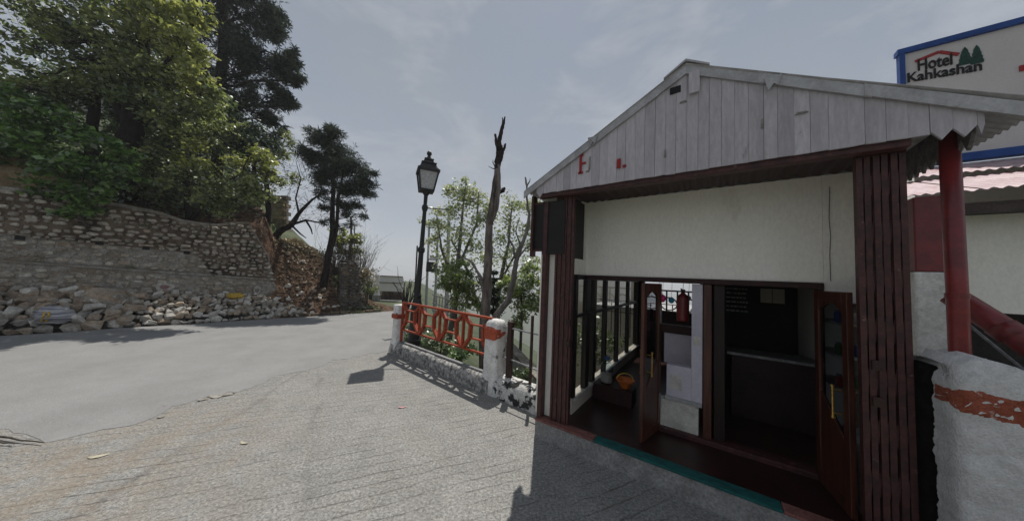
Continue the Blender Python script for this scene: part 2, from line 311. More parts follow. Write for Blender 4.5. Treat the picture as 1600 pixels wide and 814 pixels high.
    m7 = N('ShaderNodeMixRGB'); m7.blend_type = 'MULTIPLY'; m7.inputs[0].default_value = .55; L(last, m7.inputs[1]); L(vr.outputs[0], m7.inputs[2]); last = m7.outputs[0]
    L(last, p.inputs['Base Color'])
    b1 = N('ShaderNodeBump'); b1.inputs['Strength'].default_value = .55; b1.inputs['Distance'].default_value = .012
    L(v.outputs['Fac'], b1.inputs['Height'])
    n5 = N('ShaderNodeTexNoise'); n5.inputs['Scale'].default_value = 14; n5.inputs['Detail'].default_value = 7
    L(co.outputs['Object'], n5.inputs['Vector'])
    b2 = N('ShaderNodeBump'); b2.inputs['Strength'].default_value = .5; b2.inputs['Distance'].default_value = .03
    L(n5.outputs['Fac'], b2.inputs['Height']); L(b1.outputs[0], b2.inputs['Normal'])
    b3 = N('ShaderNodeBump'); b3.invert = True; b3.inputs['Strength'].default_value = .8; b3.inputs['Distance'].default_value = .02
    L(gm.outputs[0], b3.inputs['Height']); L(b2.outputs[0], b3.inputs['Normal'])
    L(b3.outputs[0], p.inputs['Normal'])
    return m
MT['forecourt'] = forecourt_mat()

# ------------------------------------------------------------------ object helpers
ORIG = {}
def thing(name, label, cat, loc=(0, 0, 0), group=None):
    o = bpy.data.objects.new(name, None); COL.objects.link(o)
    o.empty_display_size = .2
    o.location = tuple(float(c) for c in loc); ORIG[o] = np.array(loc, float)
    tag(o, label, cat, group)
    return o
def tag(o, label=None, cat=None, group=None, kind=None):
    if label: o['label'] = label
    if cat: o['category'] = cat
    if group: o['group'] = group
    if kind: o['kind'] = kind
    return o
def link_mesh(name, me, material, parent, origin, pivot=None):
    o = bpy.data.objects.new(name, me); COL.objects.link(o)
    if material is not None and len(me.materials) == 0: me.materials.append(material)
    ORIG[o] = np.array(origin, float)
    if parent is not None:
        o.parent = parent
        o.location = tuple(ORIG[o] - ORIG[parent])
    else:
        o.location = tuple(ORIG[o])
    return o

class MB:
    def __init__(self, f=ident): self.v = []; self.f = []; self.fr = f
    def add(self, vs, fs, raw=False):
        n = len(self.v)
        self.v += [tuple(p) for p in vs] if raw else [tuple(self.fr(*p)) for p in vs]
        self.f += [tuple(i + n for i in q) for q in fs]
        return self
    def box(self, a0, a1, b0, b1, c0, c1):
        vs = [(a, b, c) for c in (c0, c1) for b in (b0, b1) for a in (a0, a1)]
        return self.add(vs, [(0, 2, 3, 1), (4, 5, 7, 6), (0, 1, 5, 4), (2, 6, 7, 3), (0, 4, 6, 2), (1, 3, 7, 5)])
    def prism(self, poly, lo, hi, axis=1):
        """polygon in the two other axes, extruded along axis"""
        n = len(poly)
        def mk(p, t):
            q = list(p); q.insert(axis, t); return tuple(q)
        vs = [mk(p, lo) for p in poly] + [mk(p, hi) for p in poly]
        fs = [tuple(range(n))[::-1], tuple(range(n, 2 * n))] + [(i, (i + 1) % n, n + (i + 1) % n, n + i) for i in range(n)]
        return self.add(vs, fs)
    def tube(self, pts, rad, n=8, raw=False, cap=True):
        P = [np.array(p if raw else self.fr(*p), float) for p in pts]
        if np.isscalar(rad): rad = [rad] * len(P)
        vs, fs = [], []
        ref = None
        for i, p in enumerate(P):
            d = (P[min(i + 1, len(P) - 1)] - P[max(i - 1, 0)]); d = d / (np.linalg.norm(d) + 1e-9)
            if ref is None:
                a = np.array([0, 0, 1.]) if abs(d[2]) < .9 else np.array([1., 0, 0])
                ref = np.cross(d, a)
            ref = ref - d * (ref @ d); ref /= (np.linalg.norm(ref) + 1e-9)
            b = np.cross(d, ref)
            for k in range(n):
                t = 2 * math.pi * k / n
                vs.append(tuple(p + rad[i] * (math.cos(t) * ref + math.sin(t) * b)))
        for i in range(len(P) - 1):
            for k in range(n):
                fs.append((i * n + k, i * n + (k + 1) % n, (i + 1) * n + (k + 1) % n, (i + 1) * n + k))
        if cap:
            fs.append(tuple(range(n))[::-1]); fs.append(tuple(range((len(P) - 1) * n, len(P) * n)))
        return self.add(vs, fs, raw=True)
    def lathe(self, prof, c, n=16, rot=0):
        """profile [(r,z)] about a vertical axis at c"""
        vs, fs = [], []
        for r, z in prof:
            for k in range(n):
                t = 2 * math.pi * k / n + rot
                vs.append((c[0] + r * math.cos(t), c[1] + r * math.sin(t), c[2] + z))
        m = len(prof)
        for i in range(m - 1):
            for k in range(n):
                fs.append((i * n + k, i * n + (k + 1) % n, (i + 1) * n + (k + 1) % n, (i + 1) * n + k))
        fs.append(tuple(range(n))[::-1]); fs.append(tuple(range((m - 1) * n, m * n)))
        return self.add(vs, fs, raw=True)
    def bar(self, p0, p1, w, t, side=None):
        """rectangular bar from p0 to p1 (frame coords); w across (in plane), t thickness along 'side'"""
        a, b = np.array(self.fr(*p0)), np.array(self.fr(*p1))
        d = b - a; d /= np.linalg.norm(d)
        s = np.array(side, float) if side is not None else np.cross(d, [0, 0, 1.])
        if np.linalg.norm(s) < 1e-6: s = np.array([1., 0, 0])
        s = s - d * (s @ d); s /= np.linalg.norm(s)
        q = np.cross(d, s)
        vs = []
        for c in (a, b):
            for (x, y) in ((-1, -1), (1, -1), (1, 1), (-1, 1)):
                vs.append(c + q * x * w / 2 + s * y * t / 2)
        return self.add(vs, [(0, 1, 2, 3)[::-1], (4, 5, 6, 7), (0, 1, 5, 4), (1, 2, 6, 5), (2, 3, 7, 6), (3, 0, 4, 7)], raw=True)
    def build(self, name, material, parent=None, smooth=False, bevel=0., origin=None, fixn=True):
        V = np.array(self.v, float)
        o = V.mean(0) if origin is None else np.array(origin, float)
        if origin is None: o[2] = V[:, 2].min()
        me = bpy.data.meshes.new(name)
        me.from_pydata([tuple(p) for p in V - o], [], self.f)
        if fixn:
            bm = bmesh.new(); bm.from_mesh(me)
            bmesh.ops.recalc_face_normals(bm, faces=bm.faces)
            bm.to_mesh(me); bm.free()
        if smooth:
            me.polygons.foreach_set('use_smooth', [True] * len(me.polygons))
        me.update()
        ob = link_mesh(name, me, material, parent, o)
        if bevel:
            b = ob.modifiers.new('edge', 'BEVEL'); b.width = bevel; b.segments = 2; b.limit_method = 'ANGLE'
        return ob

def quads_object(name, V4, material, parent, origin):
    """V4: (n,4,3) array of quads, one object"""
    n = len(V4)
    me = bpy.data.meshes.new(name)
    me.vertices.add(4 * n); me.loops.add(4 * n); me.polygons.add(n)
    me.vertices.foreach_set('co', (V4.reshape(-1, 3) - np.array(origin)).astype(np.float32).ravel())
    me.loops.foreach_set('vertex_index', np.arange(4 * n, dtype=np.int32))
    me.polygons.foreach_set('loop_start', np.arange(0, 4 * n, 4, dtype=np.int32))
    me.update(calc_edges=True)
    return link_mesh(name, me, material, parent, origin)

def leaf_quads(c, size, aspect=.5, up=.4, rng=RNG, droop=0.):
    n = len(c)
    nor = rng.normal(size=(n, 3)); nor[:, 2] = np.abs(nor[:, 2]) + up
    nor /= np.linalg.norm(nor, axis=1)[:, None]
    ax = rng.normal(size=(n, 3)); ax[:, 2] -= droop
    ax -= nor * (ax * nor).sum(1)[:, None]; ax /= np.linalg.norm(ax, axis=1)[:, None]
    bx = np.cross(nor, ax)
    s = size * rng.uniform(.5, 1.5, n)[:, None]
    q = np.stack([c - ax * s * .5, c + bx * s * aspect * .5 + ax * s * .05, c + ax * s * .5, c - bx * s * aspect * .5 + ax * s * .05], 1)
    return q

def clump_points(center, rad, nsub, nleaf, sub=.3, rng=RNG, shell=.55):
    center = np.array(center, float); rad = np.array(rad if np.ndim(rad) else [rad] * 3, float)
    d = rng.normal(size=(nsub, 3)); d /= np.linalg.norm(d, axis=1)[:, None]
    r = shell + (1 - shell) * rng.uniform(0, 1, nsub) ** .7
    sc = center + d * r[:, None] * rad
    pts = sc[rng.integers(0, nsub, nleaf)] + rng.normal(size=(nleaf, 3)) * sub * rad.mean() * np.array([1, 1, .7])
    return sc, pts

def wobble(p0, p1, n, amp, rng=RNG):
    p0, p1 = np.array(p0, float), np.array(p1, float)
    t = np.linspace(0, 1, n)[:, None]
    P = p0 * (1 - t) + p1 * t
    off = np.cumsum(rng.normal(size=(n, 3)) * amp, 0); off -= off[0]; off -= t * off[-1]
    return P + off

def tree(name, label, cat, trunks, clumps, leafm, bark, leaf=.12, aspect=.5, group=None, sub=.3, needle=False, twigs=True, up=.4, extra=None, limb_r=.06, part='crown', shell=.55, dens=1.0):
    """trunks: list of (points, radii). clumps: list of (centre, radius, nsub, nleaf, leaf material or None)"""
    base = np.array(trunks[0][0][0], float)
    t = thing(name, label, cat, base, group)
    tp = []
    for pts, rad in trunks:
        mb = MB(); P = []; R = []
        for i in range(len(pts) - 1):
            seg = wobble(pts[i], pts[i + 1], 4, rad[i] * .18)
            for k in range(3 if i < len(pts) - 2 else 4):
                P.append(seg[k]); R.append((rad[i] + (rad[i + 1] - rad[i]) * k / 3) * random.uniform(.92, 1.1))
        mb.tube(P, R, 9, raw=True)
        mb.build('trunk', bark, t, smooth=True)
        tp += [np.array(p) for p in P[len(P) // 4:]]
    tp = np.array(tp)
    Q = {}
    tw = MB(); nt_ = 0
    for (c, r, nsub, nleaf, lm) in clumps:
        nleaf = int(nleaf * dens); sc, pts = clump_points(c, r, nsub, nleaf, sub, shell=shell)
        lm = lm or leafm
        if needle:
            k = 7
            ctr = np.repeat(pts[: max(1, nleaf // k)], k, 0)
            dirs = RNG.normal(size=(len(ctr), 3)); dirs[:, 2] = dirs[:, 2] * .6 - .12
            dirs /= np.linalg.norm(dirs, axis=1)[:, None]
            s = leaf * RNG.uniform(.6, 1.3, len(ctr))[:, None]
            sd = np.cross(dirs, RNG.normal(size=(len(ctr), 3))); sd /= np.linalg.norm(sd, axis=1)[:, None]
            wd = sd * s * aspect * .5
            q = np.stack([ctr - wd * .5, ctr + dirs * s * .55 - wd, ctr + dirs * s, ctr + dirs * s * .55 + wd], 1)
        else:
            q = leaf_quads(pts, leaf, aspect, up)
        Q.setdefault(lm, []).append(q)
        # limb to the clump
        c = np.array(c, float)
        dd = np.linalg.norm(tp - c, axis=1) + .6 * np.maximum(0, tp[:, 2] - c[2])
        p0 = tp[dd.argmin()]
        L = np.linalg.norm(c - p0)
        if L > .25:
            lb = MB(); seg = wobble(p0, c, 6, L * .035)
            lb.tube(seg, np.linspace(limb_r * (.6 + .25 * min(L, 3)), limb_r * .35, 6), 6, raw=True)
            lb.build('limb', bark, t, smooth=True)
        else: seg = np.array([c])
        if twigs:
            for s_ in sc:
                q0 = seg[max(0, len(seg) - 1 - random.randint(0, 2))]
                tw.tube(wobble(q0, s_, 4, .04), [limb_r * .28, limb_r * .2, limb_r * .14, limb_r * .06], 4, raw=True, cap=False); nt_ += 1
    if nt_: tag(tw.build('twigs', bark, t, smooth=True, fixn=False), kind='stuff')
    for lm, qs in Q.items():
        quads_object(part, np.concatenate(qs), lm, t, base)
    if extra: extra(t)
    return t

# rock meshes shared by many stones
def rock_mesh(name, seed, sq=(1, .8, .6), n=22, block=.5):
    rg = np.random.default_rng(seed)
    P = rg.normal(size=(n, 3)); P /= np.linalg.norm(P, axis=1)[:, None]
    P = np.sign(P) * np.abs(P) ** block * rg.uniform(.8, 1.0, (n, 1))
    P *= np.array(sq) * .5 / .85
    bm = bmesh.new()
    for p in P: bm.verts.new(p)
    r = bmesh.ops.convex_hull(bm, input=bm.verts)
    bmesh.ops.delete(bm, geom=list({g for g in r['geom_interior'] + r['geom_unused'] if isinstance(g, bmesh.types.BMVert)}), context='VERTS')
    me = bpy.data.meshes.new(name); bm.to_mesh(me); bm.free()
    return me
ROCKS = {}
for kind in ('rock_grey', 'rock_pale', 'rock_brown', 'rock_dark'):
    L_ = []
    for i in range(10):
        me = rock_mesh('rubble_stone', 100 + i, (1, random.uniform(.62, .9), random.uniform(.5, .8)), 15, .8)
        me.materials.append(MT[kind]); L_.append(me)
    ROCKS[kind] = L_

# ------------------------------------------------------------------ terrain
def smooth(a, b, x):
    t = min(1, max(0, (x - a) / (b - a))); return t * t * (3 - 2 * t)
def terrain_z(x, y):
    p = np.array([x, y, 0]) - E0
    s, off = p @ WD, p @ WN
    # right side valley
    d1 = (np.array([x, y, 0]) - np.array([-3.2, 8.25, 0])) @ np.array([.6, .8, 0])
    d2 = (np.array([x, y, 0]) - np.array([-3.2, 8.25, 0])) @ np.array([.953, .303, 0])
    dv = min(d1, d2)
    z = -.05
    nz_ = noise.noise((x * .5, y * .5, 3.1)) * .25 + noise.noise((x * 1.7, y * 1.7, 1.1)) * .12
    if dv > 0:
        z = -.1 - .55 * max(0, dv - .25) + nz_ * min(1, dv)
        z = max(z, -80)
    else:
        hill = 0
        if off < -.15:
            h1 = 4.0 + .5 * (-off - 2.0) if off < -2.15 else 0.0
            h1 = min(h1, 13)
            h2 = min((-off - .15) * 1.05, 3.4 + .3 * max(0, -off - 3.4)) + nz_ * 1.2
            h2 = min(h2, 8)
            fade = 1 - smooth(7.2, 12.2, s)
            if s < 5.9: hill = h1 + (nz_ if off < -2.9 else 0)
            else: hill = h2 * fade + .05
        if off < -.15: z = max(z, hill)
    return z
def axis_coords(lo, hi, step, far):
    c = list(np.arange(lo, hi + 1e-6, step)); g = step
    a = hi
    while a < far: g *= 1.45; a += g; c.append(a)
    a = lo; g = step
    while a > -far: g *= 1.45; a -= g; c.insert(0, a)
    return c
XS = axis_coords(-30, 14, .4, 2500); YS = axis_coords(-2, 34, .4, 2500)
TV = []; TF = []
for y in YS:
    for x in XS:
        z = terrain_z(x, y)
        far = max(0, abs(x + 5) - 60, abs(y - 10) - 60)
        if far > 0: z = z * max(0, 1 - far / 120) + -80 * min(1, far / 120)
        if y < -3: z = -.05 if x > -16 else z
        TV.append((x, y, z))
nx = len(XS)
for j in range(len(YS) - 1):
    for i in range(nx - 1):
        a = j * nx + i; TF.append((a, a + 1, a + nx + 1, a + nx))
tm = MB(); tm.v = TV; tm.f = TF
terrain = tm.build('terrain', MT['soil'], None, smooth=True, origin=(0, 0, 0), fixn=False)
terrain.data.materials.append(MT['valley'])
for pl in terrain.data.polygons:
    c_ = pl.center; p_ = np.array([c_.x, c_.y, 0]) - E0
    if p_ @ WN > .4 or p_ @ WD > 12 or p_ @ WN < -5: pl.material_index = 1
tag(terrain, kind='structure')

# asphalt road (a sheet lapped over the concrete with a ragged edge)
edge_px = [(-60, 668), (0, 672), (70, 690), (120, 684), (180, 670), (250, 648), (300, 627), (370, 611), (430, 590), (520, 566), (607, 549)]
raw = [on_ground(*q) for q in edge_px]
raw = [np.array([-8.2, -2.5, 0]), np.array([-7.2, 1.5, 0])] + raw
ragged = []
for a, b in zip(raw[:-1], raw[1:]):
    n = max(2, int(np.linalg.norm(b - a) / .09))
    for k in range(n):
        p = a + (b - a) * k / n
        q = noise.noise((p[0] * 2.3, p[1] * 2.3, 5)) * .22 + noise.noise((p[0] * 9, p[1] * 9, 2)) * .12 + noise.noise((p[0] * 30, p[1] * 30, 2)) * .05
        ragged.append((p[0] + q, p[1] - q * .6))
ragged.append((-3.3, 8.3))
rest = [(-3.75, 10.0), (-5.4, 15), (-7.9, 23.2), (-9.5, 23.5), (-11.3, 21.5), (-9.6, 19.0), (-7.7, 17.2), (-7.3, 15.9)]
rest += [tuple(W(s, .12 * math.sin(s * 2), 0)[:2]) for s in (9.5, 8, 6.5, 5, 3.5, 2, 1, 0, -2, -5, -9)]
rest += [(-24, -2.5)]
poly = ragged + rest
n = len(poly)
mb = MB(); mb.add([(x, y, .0045) for x, y in poly] + [(x, y, -.04) for x, y in poly], [tuple(range(n))] + [(i, (i + 1) % n, n + (i + 1) % n, n + i) for i in range(n)])
tag(mb.build('road', MT['asphalt'], origin=(0, 0, 0)), kind='structure')
# concrete forecourt
fp = [(-12, -2.5), (9, -2.5), tuple(K(9, -.05, 0)[:2]), tuple(K(3.4, 0.05, 0)[:2]), tuple(K(0, .05, 0)[:2]), (.62, 5.2), (-.4, 5.98), (-3.1, 8.25), (-4.2, 9.2), (-8.5, 8), (-12, 4)]
mb = MB(); mb.add([(x, y, 0.) for x, y in fp], [tuple(range(len(fp)))])
tag(mb.build('forecourt', MT['forecourt'], origin=(0, 0, 0)), kind='structure')

# loose grit along the ragged asphalt edge: real stones joined
gb = MB()
rg = np.random.default_rng(5)
def pebble(mb, c, r):
    t = rg.uniform(0, 6.28); n = 5
    a = [(c[0] + r * math.cos(t + 1.2566 * k) * rg.uniform(.7, 1.2), c[1] + r * math.sin(t + 1.2566 * k) * rg.uniform(.6, 1.1), c[2]) for k in range(n)]
    b = [(c[0] + (p[0] - c[0]) * .6, c[1] + (p[1] - c[1]) * .6, c[2] + r * rg.uniform(.25, .5)) for p in a]
    mb.add(a + b, [(i, (i + 1) % n, n + (i + 1) % n, n + i) for i in range(n)] + [tuple(range(n, 2 * n))])
for i in range(1900):
    p = np.array(ragged[rg.integers(15, len(ragged) - 1)]); d = abs(rg.normal()) * .35
    pebble(gb, (p[0] + d * .75 + rg.normal() * .1, p[1] - d * .7 + rg.normal() * .1, .0), rg.uniform(.004, .013) * (2.2 if rg.random() < .04 else 1))
for i in range(600):
    p = on_ground(rg.uniform(0, 260), rg.uniform(690, 812)); pebble(gb, (p[0], p[1], 0), rg.uniform(.003, .011))
for i in range(500):
    q = on_ground(rg.uniform(250, 860), rg.uniform(600, 812)); pebble(gb, (q[0], q[1], 0), rg.uniform(.003, .009))
tag(gb.build('gravel', MT['grit'], fixn=False), 'loose grit along the ragged edge of the asphalt', None, kind='stuff')

# ------------------------------------------------------------------ retaining wall on the left
wall = thing('retaining_wall', 'long stone retaining wall with a ledge at the left of the road', 'wall', W(1, -1.5, 0))
def ledge_z(s): return 2.1 - .068 * (s + .5)
def top_z(s):
    if s < 5: return 4.25 + .12 * math.sin(s * 1.3) + (.25 if s < .8 else 0) - (.12 if 2.8 < s < 4.4 else 0)
    if s < 5.8: return 4.3 - (s - 5) / .8 * 1.5
    return max(0.02, 2.8 - (s - 5.8) / .65 * 2.78)
def wall_off(s, z): return -1.28 - .05 * z - (.12 if z > ledge_z(s) else 0)
# core in two steps
ss = list(np.arange(-7, 5.01, .5)) + [5.4, 5.8, 6.1, 6.44]
up = MB(W); lo = MB(W)
for a, b in zip(ss[:-1], ss[1:]):
    for mb, zf0, zf1, ex in ((lo, lambda s: -.3, lambda s: min(ledge_z(s), top_z(s)), .0), (up, lambda s: min(ledge_z(s), top_z(s)) - .02, top_z, -.12)):
        vs = []
        for s in (a, b):
            for z in (zf0(s), zf1(s)):
                vs += [(s, -1.28 - .05 * z + ex, z), (s, -3.1, z)]
        mb.add(vs, [(0, 2, 6, 4), (1, 5, 7, 3), (2, 3, 7, 6), (0, 4, 5, 1), (0, 1, 3, 2), (4, 6, 7, 5)])
up.build('wall_body', MT['mortar'], wall); lo.build('wall_body', MT['mortar'], wall)
# individual stones, irregular courses
def stone_piece(cs, cz, w_, h_, proud, rg_):
    n = 8; a = []
    for k in range(n):
        t = 2 * math.pi * (k + .5) / n
        cx_, cz_ = math.cos(t), math.sin(t)
        e = .68
        a.append((cs + .5 * w_ * math.copysign(abs(cx_) ** e, cx_) * rg_.uniform(.66, 1.04), cz + .5 * h_ * math.copysign(abs(cz_) ** e, cz_) * rg_.uniform(.66, 1.06)))
    return a
stones = []
rg = np.random.default_rng(21)
z = .15
while z < 4.5:
    h = rg.uniform(.11, .2)
    s = -3.2 + rg.uniform(0, .3)
    while s < 6.4:
        w_ = h * rg.uniform(.8, 2.0)
        zc = z + h / 2 + rg.normal() * .035
        if zc + h * .6 < top_z(s + w_ / 2) and not (abs(zc - ledge_z(s)) < h * .55):
            stones.append((s + w_ / 2, zc, w_ * .95, h * rg.uniform(.78, 1.0)))
        s += w_
    z += h
def rough_zone(s, zc):      # where the mortar is washed out
    return zc > ledge_z(s) + .75 or (s > 3.6 and zc > ledge_z(s)) 
def hole(s, zc): return any(abs(s - hs) < .2 and abs(zc - hz) < .14 for hs, hz in HOLES)
HOLES = [(-.25, 2.85), (1.2, 2.85), (2.22, 2.78), (3.25, 2.70), (-1.6, 2.9)]
dist = lambda st: -np.linalg.norm(W(st[0], -1.4, st[1])) / (st[2] * st[3]) ** .5 if -.7 < st[0] else -1e9
vis = [st for st in stones if not hole(st[0], st[1])]
vis.sort(key=dist, reverse=True)
rest_mb = MB(W)
for i, (cs, cz, w_, h_) in enumerate(vis):
    rz = rough_zone(cs, cz)
    out_ = rg.uniform(.04, .11) if rz else rg.uniform(.012, .04)
    poly_ = stone_piece(cs, cz, w_ * (.92 if rz else .97), h_ * (.9 if rz else .97), out_, rg)
    o0 = wall_off(cs, cz)
    mb = MB(W)
    nn = len(poly_)
    ins = [(cs + (p - cs) * .78, cz + (q - cz) * .74) for p, q in poly_]
    vs = [(p, o0 - .06, q) for p, q in poly_] + [(p, o0 + out_ * .7, q) for p, q in poly_] + [(p, o0 + out_ * rg.uniform(.9, 1.25), q) for p, q in ins]
    fs = [(k, (k + 1) % nn, nn + (k + 1) % nn, nn + k) for k in range(nn)] + [(nn + k, nn + (k + 1) % nn, 2 * nn + (k + 1) % nn, 2 * nn + k) for k in range(nn)] + [tuple(range(2 * nn, 3 * nn))]
    if i < 300:
        mb.add(vs, fs); mb.build('stone', MT['wall_stone'] if rz else MT['wall_stone_plastered'], wall)
    else:
        rest_mb.add(vs, fs)
tag(rest_mb.build('small_stones', MT['wall_stone'], wall), kind='stuff')
# dark washed-out joint backing behind the rough stones, ledge coping, weep holes, painted rings
jb = MB(W)
for a, b in zip(ss[4:-1], ss[5:]):
    z0 = [max(ledge_z(s) + (.85 if s < 3.7 else .05), 0) for s in (a, b)]; z1 = [top_z(s) - .12 for s in (a, b)]
    if z1[0] > z0[0] + .1 and z1[1] > z0[1] + .1:
        jb.add([(a, wall_off(a, z0[0]) + .012, z0[0]), (b, wall_off(b, z0[1]) + .012, z0[1]), (b, wall_off(b, z1[1]) + .012, z1[1]), (a, wall_off(a, z1[0]) + .012, z1[0])], [(0, 1, 2, 3)])
jb.build('washed_joints', MT['mortar_dark'], wall)
lg = MB(W)
for a, b in zip(ss[:-1], ss[1:]):
    if b > 6.2: continue
    vs = []
    for s in (a, b):
        zl = ledge_z(s); o0 = -1.28 - .05 * zl
        vs += [(s, o0 - .15, zl - .03), (s, o0 + .05, zl - .03), (s, o0 + .035, zl + .03), (s, o0 - .15, zl + .05)]
    lg.add(vs, [(0, 1, 5, 4), (1, 2, 6, 5), (2, 3, 7, 6), (3, 0, 4, 7), (0, 3, 2, 1), (4, 5, 6, 7)])
lg.build('ledge', MT['mortar'], wall)
for hs, hz in HOLES[:4]:
    o0 = wall_off(hs, hz)
    mb = MB(W); mb.box(hs - .1, hs + .1, o0 - .3, o0 + .03, hz - .07, hz + .07)
    f = MB(W)
    for (a, b, c, d) in ((-.19, .17, .065, .14),):
        f.box(hs + a, hs + b, o0 - .05, o0 + .05, hz + c, hz + d)
    fo = f.build('weep_hole', MT['wall_stone'], wall, bevel=.025)
    MB(W).box(hs - .09, hs + .08, o0 - .02, o0 + .02, hz - .065, hz + .064).build('opening_shade', MT['black_paint'], fo)  # solid black block, painted shade for the inside of the hole
def ring(sc_, zc_, rw, rh, r_in, m, name, fillm=None):
    mb = MB(W); n = 24; o0 = wall_off(sc_, zc_) + .055
    vs = []
    for k in range(n):
        t = 2 * math.pi * k / n; j = 1 + .08 * math.sin(3 * t + 1) + rg.normal() * .03
        for q in (1 * j, r_in):
            for o_ in (o0, o0 - .08): vs.append((sc_ + rw * q * math.cos(t), o_, zc_ + rh * q * math.sin(t)))
    fs = []
    for k in range(n):
        a, b = 4 * k, 4 * ((k + 1) % n)
        fs += [(a, b, b + 2, a + 2), (a, a + 1, b + 1, b), (a + 2, b + 2, b + 3, a + 3)]
    mb.add(vs, fs); return mb.build(name, m, wall)
ring(2.78, 1.31, .24, .17, .5, MT['old_wash'], 'painted_ring')
ring(2.78, 1.31, .12, .085, .05, mat('dull_red_paint', (.28, .16, .16), (.2, .13, .13), 12, .9), 'painted_spot')
ring(5.48, 1.17, .12, .2, .62, MT['old_wash'], 'painted_ring')

# rough soil shoulder and tan bank above the wall at the far left
sb = MB(W)
gs = np.arange(-7, 1.3, .35); hs_ = np.linspace(0, 1, 8)
for s in gs:
    for t in hs_:
        q = noise.noise((s * 1.3, t * 4, 7)) * .22
        sb.v.append(tuple(W(s, -1.75 - 1.1 * t + q, 4.0 + 1.6 * t * (1 - smooth(.3, 1.25, s)))))
for i in range(len(gs) - 1):
    for j in range(7):
        a = i * 8 + j; sb.f.append((a, a + 8, a + 9, a + 1))
tag(sb.build('earth_bank', mat('tan_earth', (.34, .25, .15), (.22, .155, .09), 2, .95, .9, 7, bdist=.08), smooth=True), kind='structure')

# ------------------------------------------------------------------ rubble heap: every stone a thing
heap = []
rg = np.random.default_rng(33)
def pile_h(s): return 1.12 - .05 * max(0, s) if s < 5.6 else max(.1, .82 - (s - 5.6) * .42)
rows = 9
for r_ in range(rows):
    t = r_ / (rows - 1)
    s = -1.6 + rg.uniform(0, .3)
    while s < 7.3:
        size = (rg.uniform(.24, .5) * (1.25 if rg.random() < .15 else 1) if s < 2.2 else rg.uniform(.17, .36)) * (1 - .12 * t)
        if r_ == 0: size *= 1.05
        off = -.2 - 1.0 * t * (1 if s < 6 else .7) + rg.normal() * .07
        h = pile_h(s) * (t ** .8) + rg.normal() * .03
        heap.append((s + size * .4, off, max(.12, h + .1) if r_ else size * .22, size, r_))
        s += size * rg.uniform(.72, .95)
heap.sort(key=lambda q: -q[3] / np.linalg.norm(W(q[0], q[1], 0)) - (0 if q[0] > -.9 else -9))
rub = MB()
cols = ['rock_grey'] * 5 + ['rock_pale'] * 3 + ['rock_brown'] * 5
LAY = ['along the road edge', 'in the middle of the heap', 'on top against the wall']
for i, (s, off, h, size, r_) in enumerate(heap):
    kind = cols[rg.integers(0, len(cols))]
    if s < 1.2 and rg.random() < .3: kind = 'rock_brown'
    if s > 4 and rg.random() < .35: kind = 'rock_pale'
    me_ = ROCKS[kind][rg.integers(0, 10)]
    if i >= 300:
        M3 = Matrix.Rotation(rg.uniform(0, 6.28), 3, 'Z') @ Matrix.Rotation(rg.normal() * .4, 3, 'X'); c_ = Vector(W(s, off, h))
        rub.add([tuple(c_ + M3 @ (v.co * size * 1.1)) for v in me_.vertices], [tuple(p.vertices) for p in me_.polygons], raw=True); continue
    o = bpy.data.objects.new('rubble_stone', me_); COL.objects.link(o)
    o.location = tuple(W(s, off, h))
    ang = math.atan2(WD[1], WD[0])
    o.rotation_euler = (rg.normal() * .38, rg.normal() * .34, ang + rg.normal() * .5 + (math.pi if rg.random() < .5 else 0))
    o.scale = (size * rg.uniform(.95, 1.15), size * rg.uniform(.9, 1.15), size * rg.uniform(1.0, 1.35))
    cn = {'rock_grey': 'grey', 'rock_pale': 'pale', 'rock_brown': 'brown'}[kind]
    zone = 'left of the striped sack' if s < .3 else 'around the striped sack' if s < 1.3 else 'under the large brown boulder' if s < 2.1 else ('below the wide painted ring' if s < 3.5 else 'near the yellow rag' if s < 5 else 'below the narrow painted ring' if s < 6 else 'at the thin far end')
    cn = ('small ' if size < .21 else 'big ' if size > .34 else 'mid-sized ') + cn
    ly = LAY[0 if r_ == 0 else (1 if r_ < 4 else 2)]
    tag(o, f'{cn} rubble stone {ly}, {zone}', 'stone', f'{cn} rubble stones {ly}, {zone}')
tag(rub.build('rubble', MT['rock_grey']), 'remaining small stones of the rubble heap below the wall', kind='stuff')
core = MB(W)
for s in np.arange(-1.8, 7.4, .14):
    for t in np.linspace(0, 1, 8):
        c = W(s + rg.normal() * .05, -.35 - 1.0 * t, pile_h(s) * t * .92 + .02)
        r = rg.uniform(.09, .16)
        n0 = len(core.v)
        q = rg.normal(size=(6, 3)) * .35 + np.array([[1, 0, 0], [-1, 0, 0], [0, 1, 0], [0, -1, 0], [0, 0, .8], [0, 0, -.8]])
        core.v += [tuple(c + p * r) for p in q]
        core.f += [tuple(n0 + k for k in f) for f in ((0, 2, 4), (2, 1, 4), (1, 3, 4), (3, 0, 4), (2, 0, 5), (1, 2, 5), (3, 1, 5), (0, 3, 5))]
tag(core.build('rubble_fill', MT['rock_dark']), 'small broken stones filling the gaps of the rubble heap', kind='stuff')  # dark tone stands in for the shadow between the heap stones
